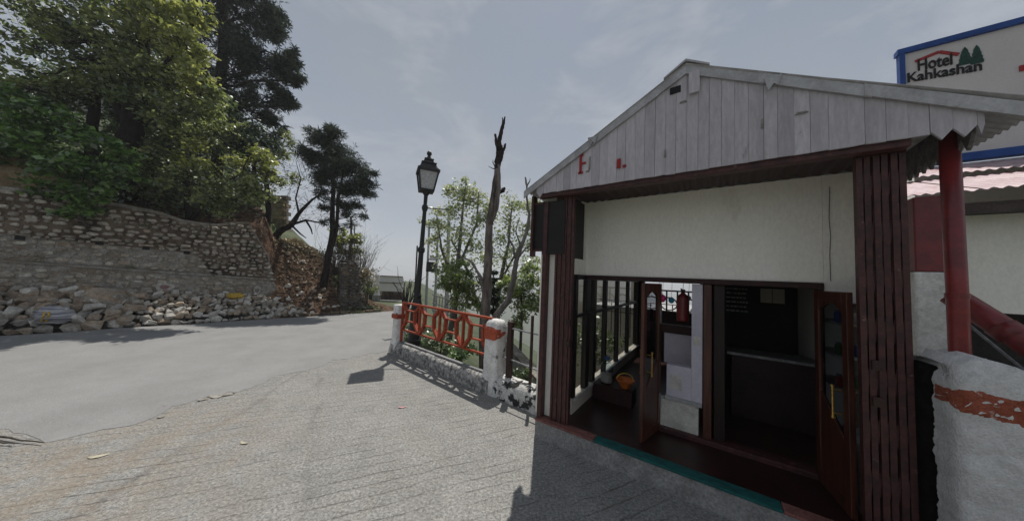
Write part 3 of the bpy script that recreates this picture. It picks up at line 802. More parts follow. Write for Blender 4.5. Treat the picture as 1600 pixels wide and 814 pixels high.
for k_, (s_, z_, n_) in enumerate([(2.6, 2.9, 60), (3.4, 3.5, 70), (4.4, 2.4, 50), (1.9, 2.0, 60), (.1, 2.2, 70), (5.2, 3.2, 60), (4.0, 1.75, 50), (2.2, 3.6, 80)]):
    c_ = W(s_, wall_off(s_, z_) + .06, z_)
    P_ = c_ + np.random.default_rng(k_).normal(size=(n_, 3)) * np.array([.1, .1, .07])
    wd_ = quads_object('wall_weed', leaf_quads(P_, .07, .35, .2, droop=.6), LF['grass'] if k_ % 2 else LF['straw'], None, c_)
    tag(wd_, kind='stuff', label=['small dry tuft in the wall joints above the wide painted ring', 'green tuft high in the rough masonry below the olive shrub', 'dry tuft in the wall left of its far end', 'green tuft on the wall ledge near the middle', 'dry tuft just above the ledge at the left', 'green tuft near the top far corner of the wall', 'dry tuft on the ledge above the yellow rag', 'green tuft at the wall top under the shrubs'][k_])
# big brown boulder, striped sack, yellow rag
o = bpy.data.objects.new('boulder', rock_mesh('boulder', 77, (1.25, .8, .62), 18, .75)); COL.objects.link(o); o.data.materials.append(MT['rock_brown'])
o.location = tuple(W(1.55, -.95, .98)); o.rotation_euler = (.1, .12, math.atan2(WD[1], WD[0]))
tag(o, 'large brown boulder high on the rubble heap, biggest of them all', 'boulder')
o = bpy.data.objects.new('boulder', rock_mesh('boulder', 79, (1.15, .7, .55), 18, .75)); COL.objects.link(o); o.data.materials.append(MT['rock_brown'])
o.location = tuple(W(.3, -1.0, .82)); o.rotation_euler = (.1, -.15, math.atan2(WD[1], WD[0]))
tag(o, 'reddish brown boulder behind the striped sack at the wall foot', 'boulder')
sk = thing('sack', 'crumpled white and grey striped sack tied with yellow straps on rubble', 'sack', W(.75, -.3, .12))
def blob(mb, c, r, seed, n=10, m_=14, jit=.12):
    n0 = len(mb.v)
    for i in range(n + 1):
        ph = math.pi * i / n
        for k in range(m_):
            t = 2 * math.pi * k / m_
            d = np.array([math.sin(ph) * math.cos(t), math.sin(ph) * math.sin(t), math.cos(ph)])
            q = 1 + jit * noise.noise(tuple(d * 2.2 + seed)) + jit * .5 * noise.noise(tuple(d * 6 + seed))
            d = np.sign(d) * np.abs(d) ** .75
            mb.v.append(tuple(np.array(c) + WD * d[0] * r[0] * q + WN * d[1] * r[1] * q + np.array([0, 0, 1]) * d[2] * r[2] * q))
    for i in range(n):
        for k in range(m_):
            mb.f.append((n0 + i * m_ + k, n0 + i * m_ + (k + 1) % m_, n0 + (i + 1) * m_ + (k + 1) % m_, n0 + (i + 1) * m_ + k))
mb = MB(); blob(mb, W(.75, -.22, .52), (.34, .3, .24), 3, jit=.45); mb.build('sack_body', MT['cloth_stripe'], sk, smooth=True)
for sft in (-.2, -.12):
    mb = MB(); mb.tube([W(.75 + sft + .08 * math.sin(k * .9), -.22 + .31 * math.sin(k * .785), .52 + .235 * math.cos(k * .785)) for k in range(9)], .022, 5, raw=True)
    mb.build('strap', MT['plastic_yellow'], sk)
mb = MB(); blob(mb, W(4.75, -.85, .96), (.26, .16, .12), 8, jit=.5)
tag(mb.build('yellow_rag', MT['plastic_yellow'], smooth=True), 'crumpled yellow plastic rag on top of the rubble heap', 'rag')

# ------------------------------------------------------------------ soil bank beyond the wall
rg = np.random.default_rng(8)
bs = MB()
for i in range(1500):
    s = rg.uniform(6.0, 10.8); off = -rg.uniform(.1, 4.2)
    p = W(s, off, 0); z_ = terrain_z(p[0], p[1])
    r = rg.uniform(.02, .075) * (1.8 if rg.random() < .1 else 1)
    n0 = len(bs.v)
    q = rg.normal(size=(6, 3)) * .3 + np.array([[1, 0, 0], [-1, 0, 0], [0, 1, 0], [0, -1, 0], [0, 0, .7], [0, 0, -.7]])
    bs.v += [(p[0] + a[0] * r, p[1] + a[1] * r, z_ + r * .3 + a[2] * r) for a in q]
    bs.f += [tuple(n0 + k for k in f) for f in ((0, 2, 4), (2, 1, 4), (1, 3, 4), (3, 0, 4), (2, 0, 5), (1, 2, 5), (3, 1, 5), (0, 3, 5))]
tag(bs.build('scree', MT['scree']), 'small stones strewn over the brown soil bank', kind='stuff')
for i in range(60):
    s = rg.uniform(6.4, 10.2); off = -rg.uniform(.15, 1.6) if i < 45 else -rg.uniform(2.5, 4)
    p = W(s, off, 0); z_ = terrain_z(p[0], p[1]); size = rg.uniform(.1, .3)
    kind = ('rock_grey', 'rock_brown', 'rock_brown', 'rock_pale')[rg.integers(0, 4)]
    o = bpy.data.objects.new('bank_stone', ROCKS[kind][rg.integers(0, 10)]); COL.objects.link(o)
    o.location = (p[0], p[1], z_ + size * .15); o.rotation_euler = (rg.normal() * .3, rg.normal() * .3, rg.uniform(0, 6)); o.scale = (size,) * 3
    cn = {'rock_grey': 'grey', 'rock_pale': 'pale', 'rock_brown': 'brown'}[kind]
    wh = 'low on the soil bank beside the road' if i < 45 else 'high on the soil bank behind the leaning pole'
    tag(o, f'loose {cn} stone {wh}', 'stone', f'loose {cn} stones {wh}')
mb = MB(); mb.tube([at(499, 478, 14.4), at(485, 460, 14.9), at(471, 441, 15.4)], [.05, .045, .04], 7, raw=True)
tag(mb.build('wooden_pole', MT['stick_pale'], smooth=True), 'pale wooden pole leaning on the brown soil bank', 'pole')
# kerb of flat dark stones at the bank foot
kb = thing('kerb_line', 'low kerb of dark stones at the foot of the soil bank', 'kerb', W(8.3, -.1, 0))
for k in range(9):
    s = 6.9 + k * .42
    MB(W).box(s, s + .38, -.2 + .03 * math.sin(k * 2), .02 + .03 * math.sin(k * 2), -.02, .14 + .02 * math.sin(k * 5)).build('kerb_stone', MT['mortar_dark'], kb, bevel=.03)
# drystone pillar at the end of the bank
dp = thing('drystone_pier', 'tapering drystone pier at the end of the soil bank', 'stone pier', W(9.2, -.75, 0))
z = .0; k = 0
MB(W).prism([(8.75, -.0), (9.85, -.0), (9.33, 2.6), (8.65, 2.6)], -1.15, -.42).build('core', MT['mortar_dark'], dp)
while z < 2.75:
    h = rg.uniform(.08, .15); hw = .62 - .2 * z / 2.75
    x = -hw
    while x < hw - .05:
        w_ = min(rg.uniform(.22, .45), hw - x + .03)
        me = ROCKS['rock_dark'][k % 10]
        o = link_mesh('pier_stone', me, None, dp, W(9.3 + x + w_ / 2 - .12 * z, -.72 + .3 * (1 - .15 * z) + rg.normal() * .03, z + h / 2))
        o.scale = (w_ * 1.1, .5, h * 1.9); o.rotation_euler = (rg.normal() * .06, rg.normal() * .06, math.atan2(WD[1], WD[0])); k += 1
        x += w_
    z += h
# fragments of old masonry and a pale house high on the hill, seen between the leaves
om = thing('ruined_wall', 'fragment of brown masonry on top of the soil bank', 'wall', at(428, 380, 19))
for r_ in range(12):
    for c_ in range(4):
        p = at(416 + c_ * 9 + (4 if r_ % 2 else 0), 378 - r_ * 6.2, 19)
        MB().box(p[0] - .18, p[0] + .19, p[1] - .2, p[1] + .2, p[2] - .12, p[2] + .125).build('brick', MT['rock_brown'], om)
hs = thing('hill_house', 'pale house wall with red brown roof high behind the trees at upper left', 'house', at(70, 170, 17))
p0 = at(-40, 200, 19); 
MB().box(p0[0], p0[0] + 8, p0[1] - .5, p0[1] + 4, p0[2] - 5, p0[2] + 3.0).build('wall', MT['concrete'], hs)
MB().prism([(p0[1] - 1, p0[2] + 2.9), (p0[1] + 1.8, p0[2] + 4.3), (p0[1] + 5, p0[2] + 2.9)], p0[0] - .4, p0[0] + 8.4, axis=0).build('roof', mat('rust_roof', (.2, .1, .06), (.13, .06, .04), 3, .8), hs)
for k in range(3):
    wq = MB().box(p0[0] + 1 + k * 2.4, p0[0] + 2.2 + k * 2.4, p0[1] - .55, p0[1] - .45, p0[2] + .6, p0[2] + 2).build('window', MT['mesh_green'], hs)
    MB().box(p0[0] + 1.1 + k * 2.4, p0[0] + 2.1 + k * 2.4, p0[1] - .58, p0[1] - .552, p0[2] + .7, p0[2] + 1.9).build('pane', MT['black_paint'], wq)
mb = MB(); blob(mb, at(440, 378, 18), (.5, .3, .3), 5, jit=.5)
tag(mb.build('green_net', MT['mesh_green'], smooth=True), 'bundle of torn green netting at the top of the soil bank', 'netting')

# ------------------------------------------------------------------ railing, pillars and kerb on the right
R0 = np.array([-3.2, 8.02, 0]); RD = np.array([2.68, -2.3, 0]); RLEN = np.linalg.norm(RD); RD = RD / RLEN; RN = np.array([-RD[1], RD[0], 0]) * 1.0   # RN points away from the road
def R(a, b, z): return R0 + RD * a + RN * b + np.array([0, 0, z])
def rough_block(name, material, parent, sections, fr, seed, amp=.02, n=20, smoothf=True, orig=None):
    """stack of rounded rectangular sections [(z, a0, a1, b0, b1)] roughened with noise"""
    mb = MB(); m = n
    for (z, a0, a1, b0, b1) in sections:
        for k in range(m):
            t = 2 * math.pi * (k + .5) / m
            cx_, cy_ = math.cos(t), math.sin(t); e = .3
            a = (a0 + a1) / 2 + (a1 - a0) / 2 * math.copysign(abs(cx_) ** e, cx_)
            b = (b0 + b1) / 2 + (b1 - b0) / 2 * math.copysign(abs(cy_) ** e, cy_)
            p = np.array(fr(a, b, z))
            q = noise.noise(tuple(p * 4 + seed)) * amp + noise.noise(tuple(p * 13 + seed)) * amp * .5
            c = np.array(fr((a0 + a1) / 2, (b0 + b1) / 2, z)); d = p - c; d /= np.linalg.norm(d) + 1e-6
            mb.v.append(tuple(p + d * q + np.array([0, 0, q * .5])))
    for i in range(len(sections) - 1):
        for k in range(m):
            mb.f.append((i * m + k, i * m + (k + 1) % m, (i + 1) * m + (k + 1) % m, (i + 1) * m + k))
    mb.f.append(tuple(range(m))[::-1]); mb.f.append(tuple(range((len(sections) - 1) * m, len(sections) * m)))
    return mb.build(name, material, parent, smooth=smoothf)
def secs(z0, z1, n, f): return [f(z0 + (z1 - z0) * i / n) for i in range(n + 1)]
# left pillar
lp = thing('roadside_pillar', 'slim white pillar with a red band at the far end of the red railing', 'pillar', R(-.02, .12, 0))
rough_block('pillar_body', MT['white_wash'], lp, secs(-.1, 1.36, 12, lambda z: (z, -.15 - (.1 if z < .3 else 0), .1, -.02, .25)), R, 3, .012)
MB(R).box(-.17, .12, -.05, .27, .98, 1.11).build('red_band', MT['red_paint'], lp, bevel=.02)
# kerb under the railing
kc = thing('railing_kerb', 'rounded dirty white kerb under the red railing', 'kerb', R(1.7, .1, 0))
mb = MB(); N_ = 40; prof = [(-.02, -.2), (-.03, .1), (-.01, .24), (.06, .31), (.2, .33), (.3, .3), (.33, .1), (.33, -.6)]
for i in range(N_ + 1):
    a = -.45 + (RLEN + .3 + .35) * i / N_
    for (b, z) in prof:
        end = min(1, max(.15, (a + .45) / .3)) if a < -.15 else 1
        p = R(a, .15 + (b - .15) * end ** .6, z * (end ** .4))
        q = noise.noise(tuple(p * 5)) * .035 + noise.noise(tuple(p * 14)) * .018
        mb.v.append(tuple(p + np.array([-.65 * q, -.7 * q, q * .6])))
pn = len(prof)
for i in range(N_):
    for k in range(pn - 1):
        mb.f.append((i * pn + k, i * pn + k + 1, (i + 1) * pn + k + 1, (i + 1) * pn + k))
mb.f.append(tuple(range(pn))); mb.f.append(tuple(range(N_ * pn, N_ * pn + pn)))
mb.build('kerb_body', MT['white_dirty'], kc, smooth=True)
MB(R).box(-.05, RLEN + .2, .1, .16, .33, .36).build('base_rail', MT['metal_grey'], kc)
# red railing panel
rl = thing('red_railing', 'red iron railing panel of linked long hexagons between two white pillars', 'railing', R(1.6, .13, .36))
RA, RB_ = .12, RLEN + .12
zt = 1.46; zb = .70
def rz(z): return z
MB(R).box(RA, RB_, .10, .17, zt - .05, zt).build('top_rail', MT['red_paint'], rl, bevel=.006)
MB(R).box(RA, RB_, .115, .155, zb - .03, zb + .01).build('bottom_rail', MT['red_paint'], rl)
nodes = [RA + (RB_ - RA) * k / 4 for k in range(5)]
for k, a in enumerate(nodes):
    hx = MB(R)
    hw = .245
    z1, z2 = zt - .19, zb + .24
    T, B_ = (a, .135, zt - .05), (a, .135, zb)
    for sgn in (-1, 1):
        if (k == 0 and sgn < 0) or (k == 4 and sgn > 0): continue
        e = a + sgn * hw
        pts = [(a + sgn * .05, .135, zt - .05), (a + sgn * .07, .135, zt - .1), (e, .135, z1 - .05), (e - sgn * .02, .135, z2), (a + sgn * .03, .135, zb)]
        for p, q in zip(pts[:-1], pts[1:]): hx.bar(p, q, .06, .085, side=RN)
    hx.build('hexagon', MT['red_paint'], rl)
    MB(R).bar((a, .135, zt - .05), (a, .135, zb - .02), .045, .06, side=RN).build('upright', MT['red_paint'], rl)
    if k in (0, 4):
        MB(R).bar((a, .135, zb), (a, .135, .3), .045, .06, side=RN).build('post', MT['red_paint'], rl)
for k in range(4):
    for z in (zt - .22, zb + .25):
        a0 = nodes[k] + .235; a1 = nodes[k + 1] - .235
        MB(R).bar((a0, .135, z), (a1, .135, z), .03, .06, side=RN).build('cross_bar', MT['red_paint'], rl)
# right pillar
def Q(a, b, z): return np.array([-.52, 5.78, 0]) + np.array([.80, -.6, 0]) * 0 + RD * a + RN * b + np.array([0, 0, z])
rp_ = thing('roadside_pillar', 'thick chipped white pillar with smeared red paint beside the kiosk', 'pillar', Q(.17, .15, 0))
rough_block('pillar_body', MT['white_wash'], rp_, [(-.3, -.05, .46, -.04, .36), (.0, -.05, .45, -.04, .36), (.15, -.04, .44, -.03, .35), (.3, -.0, .42, -.02, .34), (.45, .02, .4, 0, .33), (.6, .02, .39, 0, .32), (.75, .025, .385, 0, .32), (.9, .03, .38, 0, .32), (1.0, .03, .38, 0, .32), (1.1, .03, .38, 0, .32), (1.2, .03, .38, 0, .32), (1.3, .035, .375, 0, .32), (1.36, .05, .36, .02, .3), (1.41, .09, .33, .05, .27), (1.43, .16, .26, .1, .2)], Q, 9, .02, 28)
patch = mat('smeared_red', (.5, .11, .06), (.4, .08, .04), 12, .9, .6, 25, c3=(.66, .62, .6), c3scale=13, c3lo=.58, c3hi=.66)
rough_block('red_smear', patch, rp_, [(1.04, .03, .35, -.012, .3), (1.08, .012, .38, -.03, .3), (1.17, .012, .385, -.03, .3), (1.25, .014, .375, -.03, .3), (1.29, .06, .3, -.005, .28)], Q, 9, .02, 28)
# low wall with dark posts to the kiosk
lw = thing('low_wall', 'low chipped white wall with dark iron bars between pillar and kiosk', 'wall', Q(.8, .1, 0))
mb = MB(); prof = [(-.03, -.4), (-.04, .12), (-.02, .28), (.05, .36), (.25, .38), (.34, .34), (.36, -.6)]; pn = len(prof); N_ = 24
for i in range(N_ + 1):
    a = .36 + 1.1 * i / N_
    for (b, z) in prof:
        p = Q(a, b, z)
        q = noise.noise(tuple(p * 5)) * .04 + noise.noise(tuple(p * 15)) * .02
        mb.v.append(tuple(p + np.array([-.65 * q, -.7 * q, q * .6])))
for i in range(N_):
    for k in range(pn - 1): mb.f.append((i * pn + k, i * pn + k + 1, (i + 1) * pn + k + 1, (i + 1) * pn + k))
mb.f.append(tuple(range(pn))); mb.f.append(tuple(range(N_ * pn, N_ * pn + pn)))
mat_lw = mat('chipped_wash', (.7, .69, .67), (.5, .49, .47), 6, .9, .7, 25, c3=(.04, .04, .04), c3scale=5.5, c3lo=.5, c3hi=.55, spec=.15)
mb.build('wall_body', mat_lw, lw, smooth=True)
MB(Q).box(.5, .6, .16, .26, .3, 1.42).build('post', MT['iron_brown'], lw, bevel=.01)
MB(Q).box(1.06, 1.1, .17, .21, .3, 1.6).build('post', MT['iron_brown'], lw)
MB(Q).tube([(.36, .19, 1.3), (1.1, .2, 1.28), (1.5, .21, 1.27)], .016, 6).build('bar', MT['metal_grey'], lw)
MB(Q).tube([(.34, .19, .72), (1.1, .2, .66), (1.5, .21, .63)], .016, 6).build('bar', MT['metal_grey'], lw)

# ------------------------------------------------------------------ street lamp
LPX = np.array([-2.9, 8.75, 0.0])
lamp = thing('street_lamp', 'old style black street lamp with a four sided glass lantern', 'street lamp', LPX)
top = at(666, 300, 8.65); lean = (top - (LPX + np.array([0, 0, 0])))
def lpz(z): return LPX + np.array([lean[0] / lean[2], lean[1] / lean[2], 0]) * z + np.array([0, 0, z])
TZ = top[2]
mb = MB()
pr = [(-.3, .2), (.25, .2), (.28, .17), (1.0, .165), (1.35, .15), (1.5, .11), (1.6, .12), (1.66, .085), (2.9, .075), (2.95, .105), (3.05, .105), (3.1, .07), (TZ - .62, .058), (TZ - .56, .085), (TZ - .44, .09), (TZ - .4, .055), (TZ - .12, .06), (TZ - .06, .1), (TZ, .13)]
mb.tube([lpz(z) for z, r in pr], [r for z, r in pr], 14, raw=True)
mb.build('post', MT['iron_black'], lamp, smooth=False)
mb = MB(); mb.tube([lpz(TZ - .5) + np.array([-.1, 0, 0]), lpz(TZ - .5) + np.array([.75, .05, -.02])], .018, 6, raw=True)
mb.build('ladder_bar', MT['iron_black'], lamp)
ya = math.radians(24); LX = np.array([math.cos(ya), math.sin(ya), 0]); LY = np.array([-math.sin(ya), math.cos(ya), 0])
LZ = np.array([lean[0] / lean[2], lean[1] / lean[2], 1.])
def LF_(a, b, z): return lpz(TZ) + LX * a + LY * b + LZ * z
zb_, zt_ = .02, .60; wb_, wt_ = .20, .29
fr_ = MB(LF_)
fr_.box(-wb_ - .02, wb_ + .02, -wb_ - .02, wb_ + .02, 0, .05)
for sx in (-1, 1):
    for sy in (-1, 1):
        fr_.bar((sx * wb_, sy * wb_, .04), (sx * wt_, sy * wt_, zt_), .045, .045, side=LX)
fr_.build('lantern_frame', MT['iron_black'], lamp)
for sx, sy in ((0, -1), (0, 1), (-1, 0), (1, 0)):
    mb = MB(LF_); e = .955
    if sx == 0: vs = [(-wb_ * e, sy * wb_ * e, .05), (wb_ * e, sy * wb_ * e, .05), (wt_ * e, sy * wt_ * e, zt_), (-wt_ * e, sy * wt_ * e, zt_)]
    else: vs = [(sx * wb_ * e, -wb_ * e, .05), (sx * wb_ * e, wb_ * e, .05), (sx * wt_ * e, wt_ * e, zt_), (sx * wt_ * e, -wt_ * e, zt_)]
    inn = [(p * .97, q * .97, z) for p, q, z in vs]
    mb.add(vs + inn, [(0, 1, 2, 3), (4, 7, 6, 5), (0, 4, 5, 1), (1, 5, 6, 2), (2, 6, 7, 3), (3, 7, 4, 0)])
    mb.build('pane', MT['glass_frost'] if sy == -1 else MT['glass_clear'], lamp)
hd = MB(LF_)
def frust(mb, z0, z1, w0, w1):
    vs = [(-w0, -w0, z0), (w0, -w0, z0), (w0, w0, z0), (-w0, w0, z0), (-w1, -w1, z1), (w1, -w1, z1), (w1, w1, z1), (-w1, w1, z1)]
    mb.add(vs, [(3, 2, 1, 0), (4, 5, 6, 7), (0, 1, 5, 4), (1, 2, 6, 5), (2, 3, 7, 6), (3, 0, 4, 7)])
frust(hd, zt_ - .02, zt_ + .06, .33, .33); frust(hd, zt_ + .06, zt_ + .1, .3, .29); frust(hd, zt_ + .1, zt_ + .24, .27, .2)
frust(hd, zt_ + .24, zt_ + .28, .225, .225); frust(hd, zt_ + .28, zt_ + .38, .17, .12); frust(hd, zt_ + .38, zt_ + .42, .14, .14); frust(hd, zt_ + .42, zt_ + .5, .1, .05)
hd.build('lantern_roof', MT['iron_black'], lamp, bevel=.008)
mb = MB(); c = LF_(0, 0, zt_ + .5); mb.lathe([(.05, 0), (.04, .03), (.075, .08), (.08, .12), (.06, .16), (.02, .2)], c, 10)
mb.build('finial', MT['iron_black'], lamp, smooth=True)
mb = MB(); c = LF_(0, 0, .05); mb.lathe([(.03, 0), (.03, .12), (.06, .17), (.07, .26), (.03, .34)], c, 10); mb.build('bulb', MT['glass_frost'], lamp, smooth=True)

# ------------------------------------------------------------------ kiosk
ki = thing('kiosk', 'gabled hotel entrance kiosk with white plank gable and dark red timber', 'building', K(1.75, 1.5, 0))
FZ = .28
# base and step
MB(K).box(0, 3.45, .012, 5.2, -4.5, FZ - .03).build('base', MT['step_concrete'], ki)
for a0, a1, m in ((0, .86, 'nosing_brown'), (.865, 2.62, 'nosing_teal'), (2.625, 3.45, 'nosing_brown')):
    MB(K).box(a0, a1, -.012, .14, FZ - .028, FZ).build('step_nosing', MT[m], ki, bevel=.006)
MB(K).box(.0, 3.45, .142, 5.15, FZ - .028, FZ - .004).build('floor', MT['floor_red'], ki)
MB(K).box(1.3, 3.1, .8, .98, FZ - .003, FZ + .06).build('threshold', MT['maroon'], ki, bevel=.006)
# roof
UR, ZR, SL = 1.84, 4.775, .555
def roofz(a): return ZR - SL * abs(a - UR)
def roof_sheet(side, v0, v1, a_end, lift, dz):
    mb = MB(K); n = max(2, int((v1 - v0) / .019)); a0 = UR; cols_ = []
    for i in range(n + 1):
        v_ = v0 + (v1 - v0) * i / n; c = .013 * math.cos(2 * math.pi * (v_ - v0) / .076)
        for t in (0, .5, 1):
            a = a0 + (a_end - a0) * t
            z = roofz(a) + c + dz + lift * t * t
            cols_ += [(a, v_, z), (a, v_, z - .004)]
    fs = []
    for i in range(n):
        for t in range(2):
            p = i * 6 + t * 2
            fs += [(p, p + 2, p + 8, p + 6), (p + 1, p + 7, p + 9, p + 3)]
        p = i * 6; fs += [(p + 4, p + 10, p + 11, p + 5)]
    mb.add(cols_, fs); mb.add([cols_[k] for k in range(6)], [(0, 1, 3, 2), (2, 3, 5, 4)])
    return mb.build('roof_sheet', MT['roof_metal'], ki, fixn=False)
for k in range(7):
    v0 = -.12 + k * .78; v1 = v0 + .83
    roof_sheet(-1, v0, v1, -.26 - (.02 if k % 2 else 0), .02 * (k % 3), .001 + .007 * (k % 2))
    roof_sheet(1, v0, v1, 3.93 + (.06 if k == 0 else .02 * (k % 3)), .05 if k == 0 else .02 * (k % 3), .001 + .007 * (k % 2))
mb = MB(K)
for v0, v1 in ((-.135, .75),):
    mb.prism([(UR - .22, ZR - .105), (UR, ZR + .03), (UR + .22, ZR - .105), (UR + .22, ZR - .085), (UR, ZR + .055), (UR - .22, ZR - .085)], v0, 5.3, axis=1)
mb.build('ridge_cap', MT['roof_metal'], ki)
# gable boards
a = -.07; rg = np.random.default_rng(4); kx = 0
def botz(a_): return 3.55
while a < 3.70:
    w_ = min(rg.uniform(.092, .118) if a < 3.36 else .105, 3.72 - a)
    a1 = a + w_ - rg.uniform(.0005, .004)
    zig = (a < .02) or (a > 3.38)
    z0, z1 = botz(a), botz(a1)
    t0, t1 = roofz(a) - .03, roofz(a1) - .03
    dv = rg.uniform(0, .008)
    if zig: polyz = [(a, z0 + .02), ((a + a1) / 2, z0 - .055), (a1, z0 + .02), (a1, t1), (a, t0)]
    elif a < UR < a1: polyz = [(a, z0), (a1, z1), (a1, t1), (UR, roofz(UR) - .03), (a, t0)]
    else: polyz = [(a, z0 + rg.normal() * .003), (a1, z1 + rg.normal() * .003), (a1, t1), (a, t0)]
    mb = MB(K); mb.prism(polyz, -.075 - dv, -.055 - dv, axis=1)
    mb.build('gable_board', MT['board_white'], ki); a += w_; kx += 1
# verge strips on the slopes (overlapping lengths)
for side in (-1, 1):
    lens = [0, .62, 1.3, 2.08]
    for i in range(3):
        x0, x1 = lens[i], lens[i + 1] + .04
        mb = MB(K)
        dz = .006 * i
        pts = []
        for x in (x0, x1): pts.append((UR + side * x, roofz(UR + side * x)))
        mb.prism([(pts[0][0], pts[0][1] - .1 + dz), (pts[1][0], pts[1][1] - .1 + dz), (pts[1][0], pts[1][1] + .005 + dz), (pts[0][0], pts[0][1] + .005 + dz)], -.105 - .004 * i, -.088 - .004 * i, axis=1)
        mb.build('verge_strip', MT['roof_metal'], ki)
MB(K).box(UR + .03, UR + .13, -.118, -.107, 4.42, 4.665).build('apex_board', MT['board_white'], ki)
MB(K).box(UR - .16, UR - .05, -.086, -.08, 4.49, 4.57).build('apex_hole_shade', MT['black_paint'], ki)  # black plate on the boards, shade of a hole done in colour
for (x, z_) in ((.78, 4.10), (2.56, 4.25)):
    mb = MB(K); mb.prism([(x - .06, z_ + .1), (x + .07, z_ + .1), (x + .04, z_ - .0), (x + .01, z_ + .03), (x - .03, z_ - .04)], -.128, -.117, axis=1); mb.build('torn_flashing', MT['roof_metal'], ki)
# remains of painted letters on the gable
mb = MB(K); yv = -.098
for (a0, a1, z0, z1) in ((.60, .63, 3.74, 4.01), (.585, .65, 3.74, 3.765), (.585, .65, 3.985, 4.01), (.63, .69, 3.865, 3.89)):
    mb.box(a0, a1, yv, yv + .013, z0, z1)
mb.build('letter', MT['letter_red'], ki)
MB(K).box(1.1, 1.145, yv, yv + .013, 3.72, 3.84).build('letter', MT['letter_red'], ki)
MB(K).box(1.17, 1.21, yv, yv + .013, 3.72, 3.75).build('letter', MT['letter_red'], ki)
stain = mat('letter_ghost', (.3, .27, .25), (.2, .18, .17), 12, .8)
for (a0, z0, w_, h_) in ((.73, 3.76, .022, .2), (.69, 3.745, .05, .02), (1.63, 3.75, .018, .1), (2.48, 3.86, .018, .11), (2.72, 3.93, .09, .02), (1.78, 4.35, .07, .02)):
    MB(K).prism([(a0, z0), (a0 + w_, z0 + h_ * .1), (a0 + w_ * .8, z0 + h_), (a0 + w_ * .1, z0 + h_ * .85)], -.0945, -.083, axis=1).build('paint_patch', stain, ki)
# front beam, soffit, posts
MB(K).box(-.04, 3.40, -.045, .06, 3.495, 3.56).build('front_beam', MT['maroon'], ki, bevel=.008)
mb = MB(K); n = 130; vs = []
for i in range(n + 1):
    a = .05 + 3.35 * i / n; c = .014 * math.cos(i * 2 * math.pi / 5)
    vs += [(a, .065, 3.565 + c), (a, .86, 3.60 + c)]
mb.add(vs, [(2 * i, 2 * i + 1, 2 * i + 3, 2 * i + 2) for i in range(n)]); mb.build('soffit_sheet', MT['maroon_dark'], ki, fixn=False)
for k in range(16):
    b = -.04 + k * .11
    mb = MB(K); mb.prism([(b, 3.72), (b + .108, 3.72), (b + .108, 3.52 + .02 * math.sin(k * 3)), (b + .054, 3.41), (b, 3.52)], 3.675, 3.695, axis=0)
    mb.build('eave_fringe', MT['board_shaded'], ki)
# corner column at left, red corner post, projecting frame
MB(K).box(-.09, .32, .16, .42, FZ, 3.55).build('corner_column', MT['cream'], ki, bevel=.01)
MB(K).box(.0, .07, .04, .155, FZ - .3, 3.455).build('corner_post', MT['maroon'], ki, bevel=.006)
MB(K).box(-.02, .34, .062, .158, 2.66, 3.455).build('corner_lining', MT['black_frame'], ki)
sgf = MB(K)
sgf.box(-.2, -.165, .0, .12, 2.62, 3.56); sgf.box(-.165, -.01, .04, .08, 2.7, 2.735); sgf.box(-.165, -.01, .04, .08, 3.42, 3.455)
sgf.build('projecting_frame', MT['maroon'], ki)
MB(K).box(-.165, -.0, .05, .07, 2.735, 3.42).build('dark_panel', MT['black_frame'], ki)
# left side wall with windows (plane u = .38)
UL = .38
MB(K).box(UL - .12, UL, .43, 5.1, 2.38, 2.62).build('side_wall', MT['cream'], ki)
MB(K).box(UL - .12, UL, .8, 5.1, 2.625, 3.9).build('side_wall', MT['cream'], ki)
MB(K).box(UL - .12, UL, .43, 5.1, FZ, .48).build('side_wall', MT['beige'], ki)
MB(K).box(UL - .06, UL - .03, .43, .8, 2.62, 3.55).build('dark_grille', MT['black_frame'], ki)
wn = MB(K).box(UL - .06, UL + .03, .43, 5.1, 2.30, 2.375).build('window_frame', MT['black_frame'], ki)
MB(K).box(UL - .1, UL + .05, .43, 5.1, .485, .53).build('window_sill', MT['tile_white'], wn)
MB(K).box(UL - .05, UL + .02, .43, 5.1, 1.71, 1.76).build('transom', MT['black_frame'], wn)
vv = [.45, .98, 1.32, 2.0, 2.9, 3.9, 5.05]
for k, v_ in enumerate(vv):
    wd = .16 if k in (1,) else (.13 if k == 2 else .09)
    MB(K).box(UL - .055, UL + .025, v_ - wd / 2, v_ + wd / 2, .53, 2.30).build('mullion', MT['black_frame'], wn)
for k in range(len(vv) - 1):
    for z0, z1 in ((.53, 1.71), (1.76, 2.30)):
        MB(K).box(UL - .02, UL - .014, vv[k] + .06, vv[k + 1] - .06, z0, z1).build('pane', MT['glass_clear'], wn)
# door wall (plane v = .85)
MB(K).box(UL + .001, 3.10, .86, .98, 2.38, 3.59).build('plaster_panel', MT['cream'], ki)
MB(K).box(3.102, 3.355, .862, .98, 2.17, 3.59).build('plaster_panel', MT['cream'], ki)
MB(K).box(UL + .03, 3.099, .83, .99, 2.31, 2.377).build('lintel', MT['maroon_dark'], ki, bevel=.006)
mb = MB(K); mb.tube([(3.16, .852, 3.45), (3.15, .852, 3.1), (3.158, .85, 2.9), (3.15, .852, 2.7), (3.152, .852, 2.4)], .003, 5); mb.build('cable', MT['black_frame'], ki)
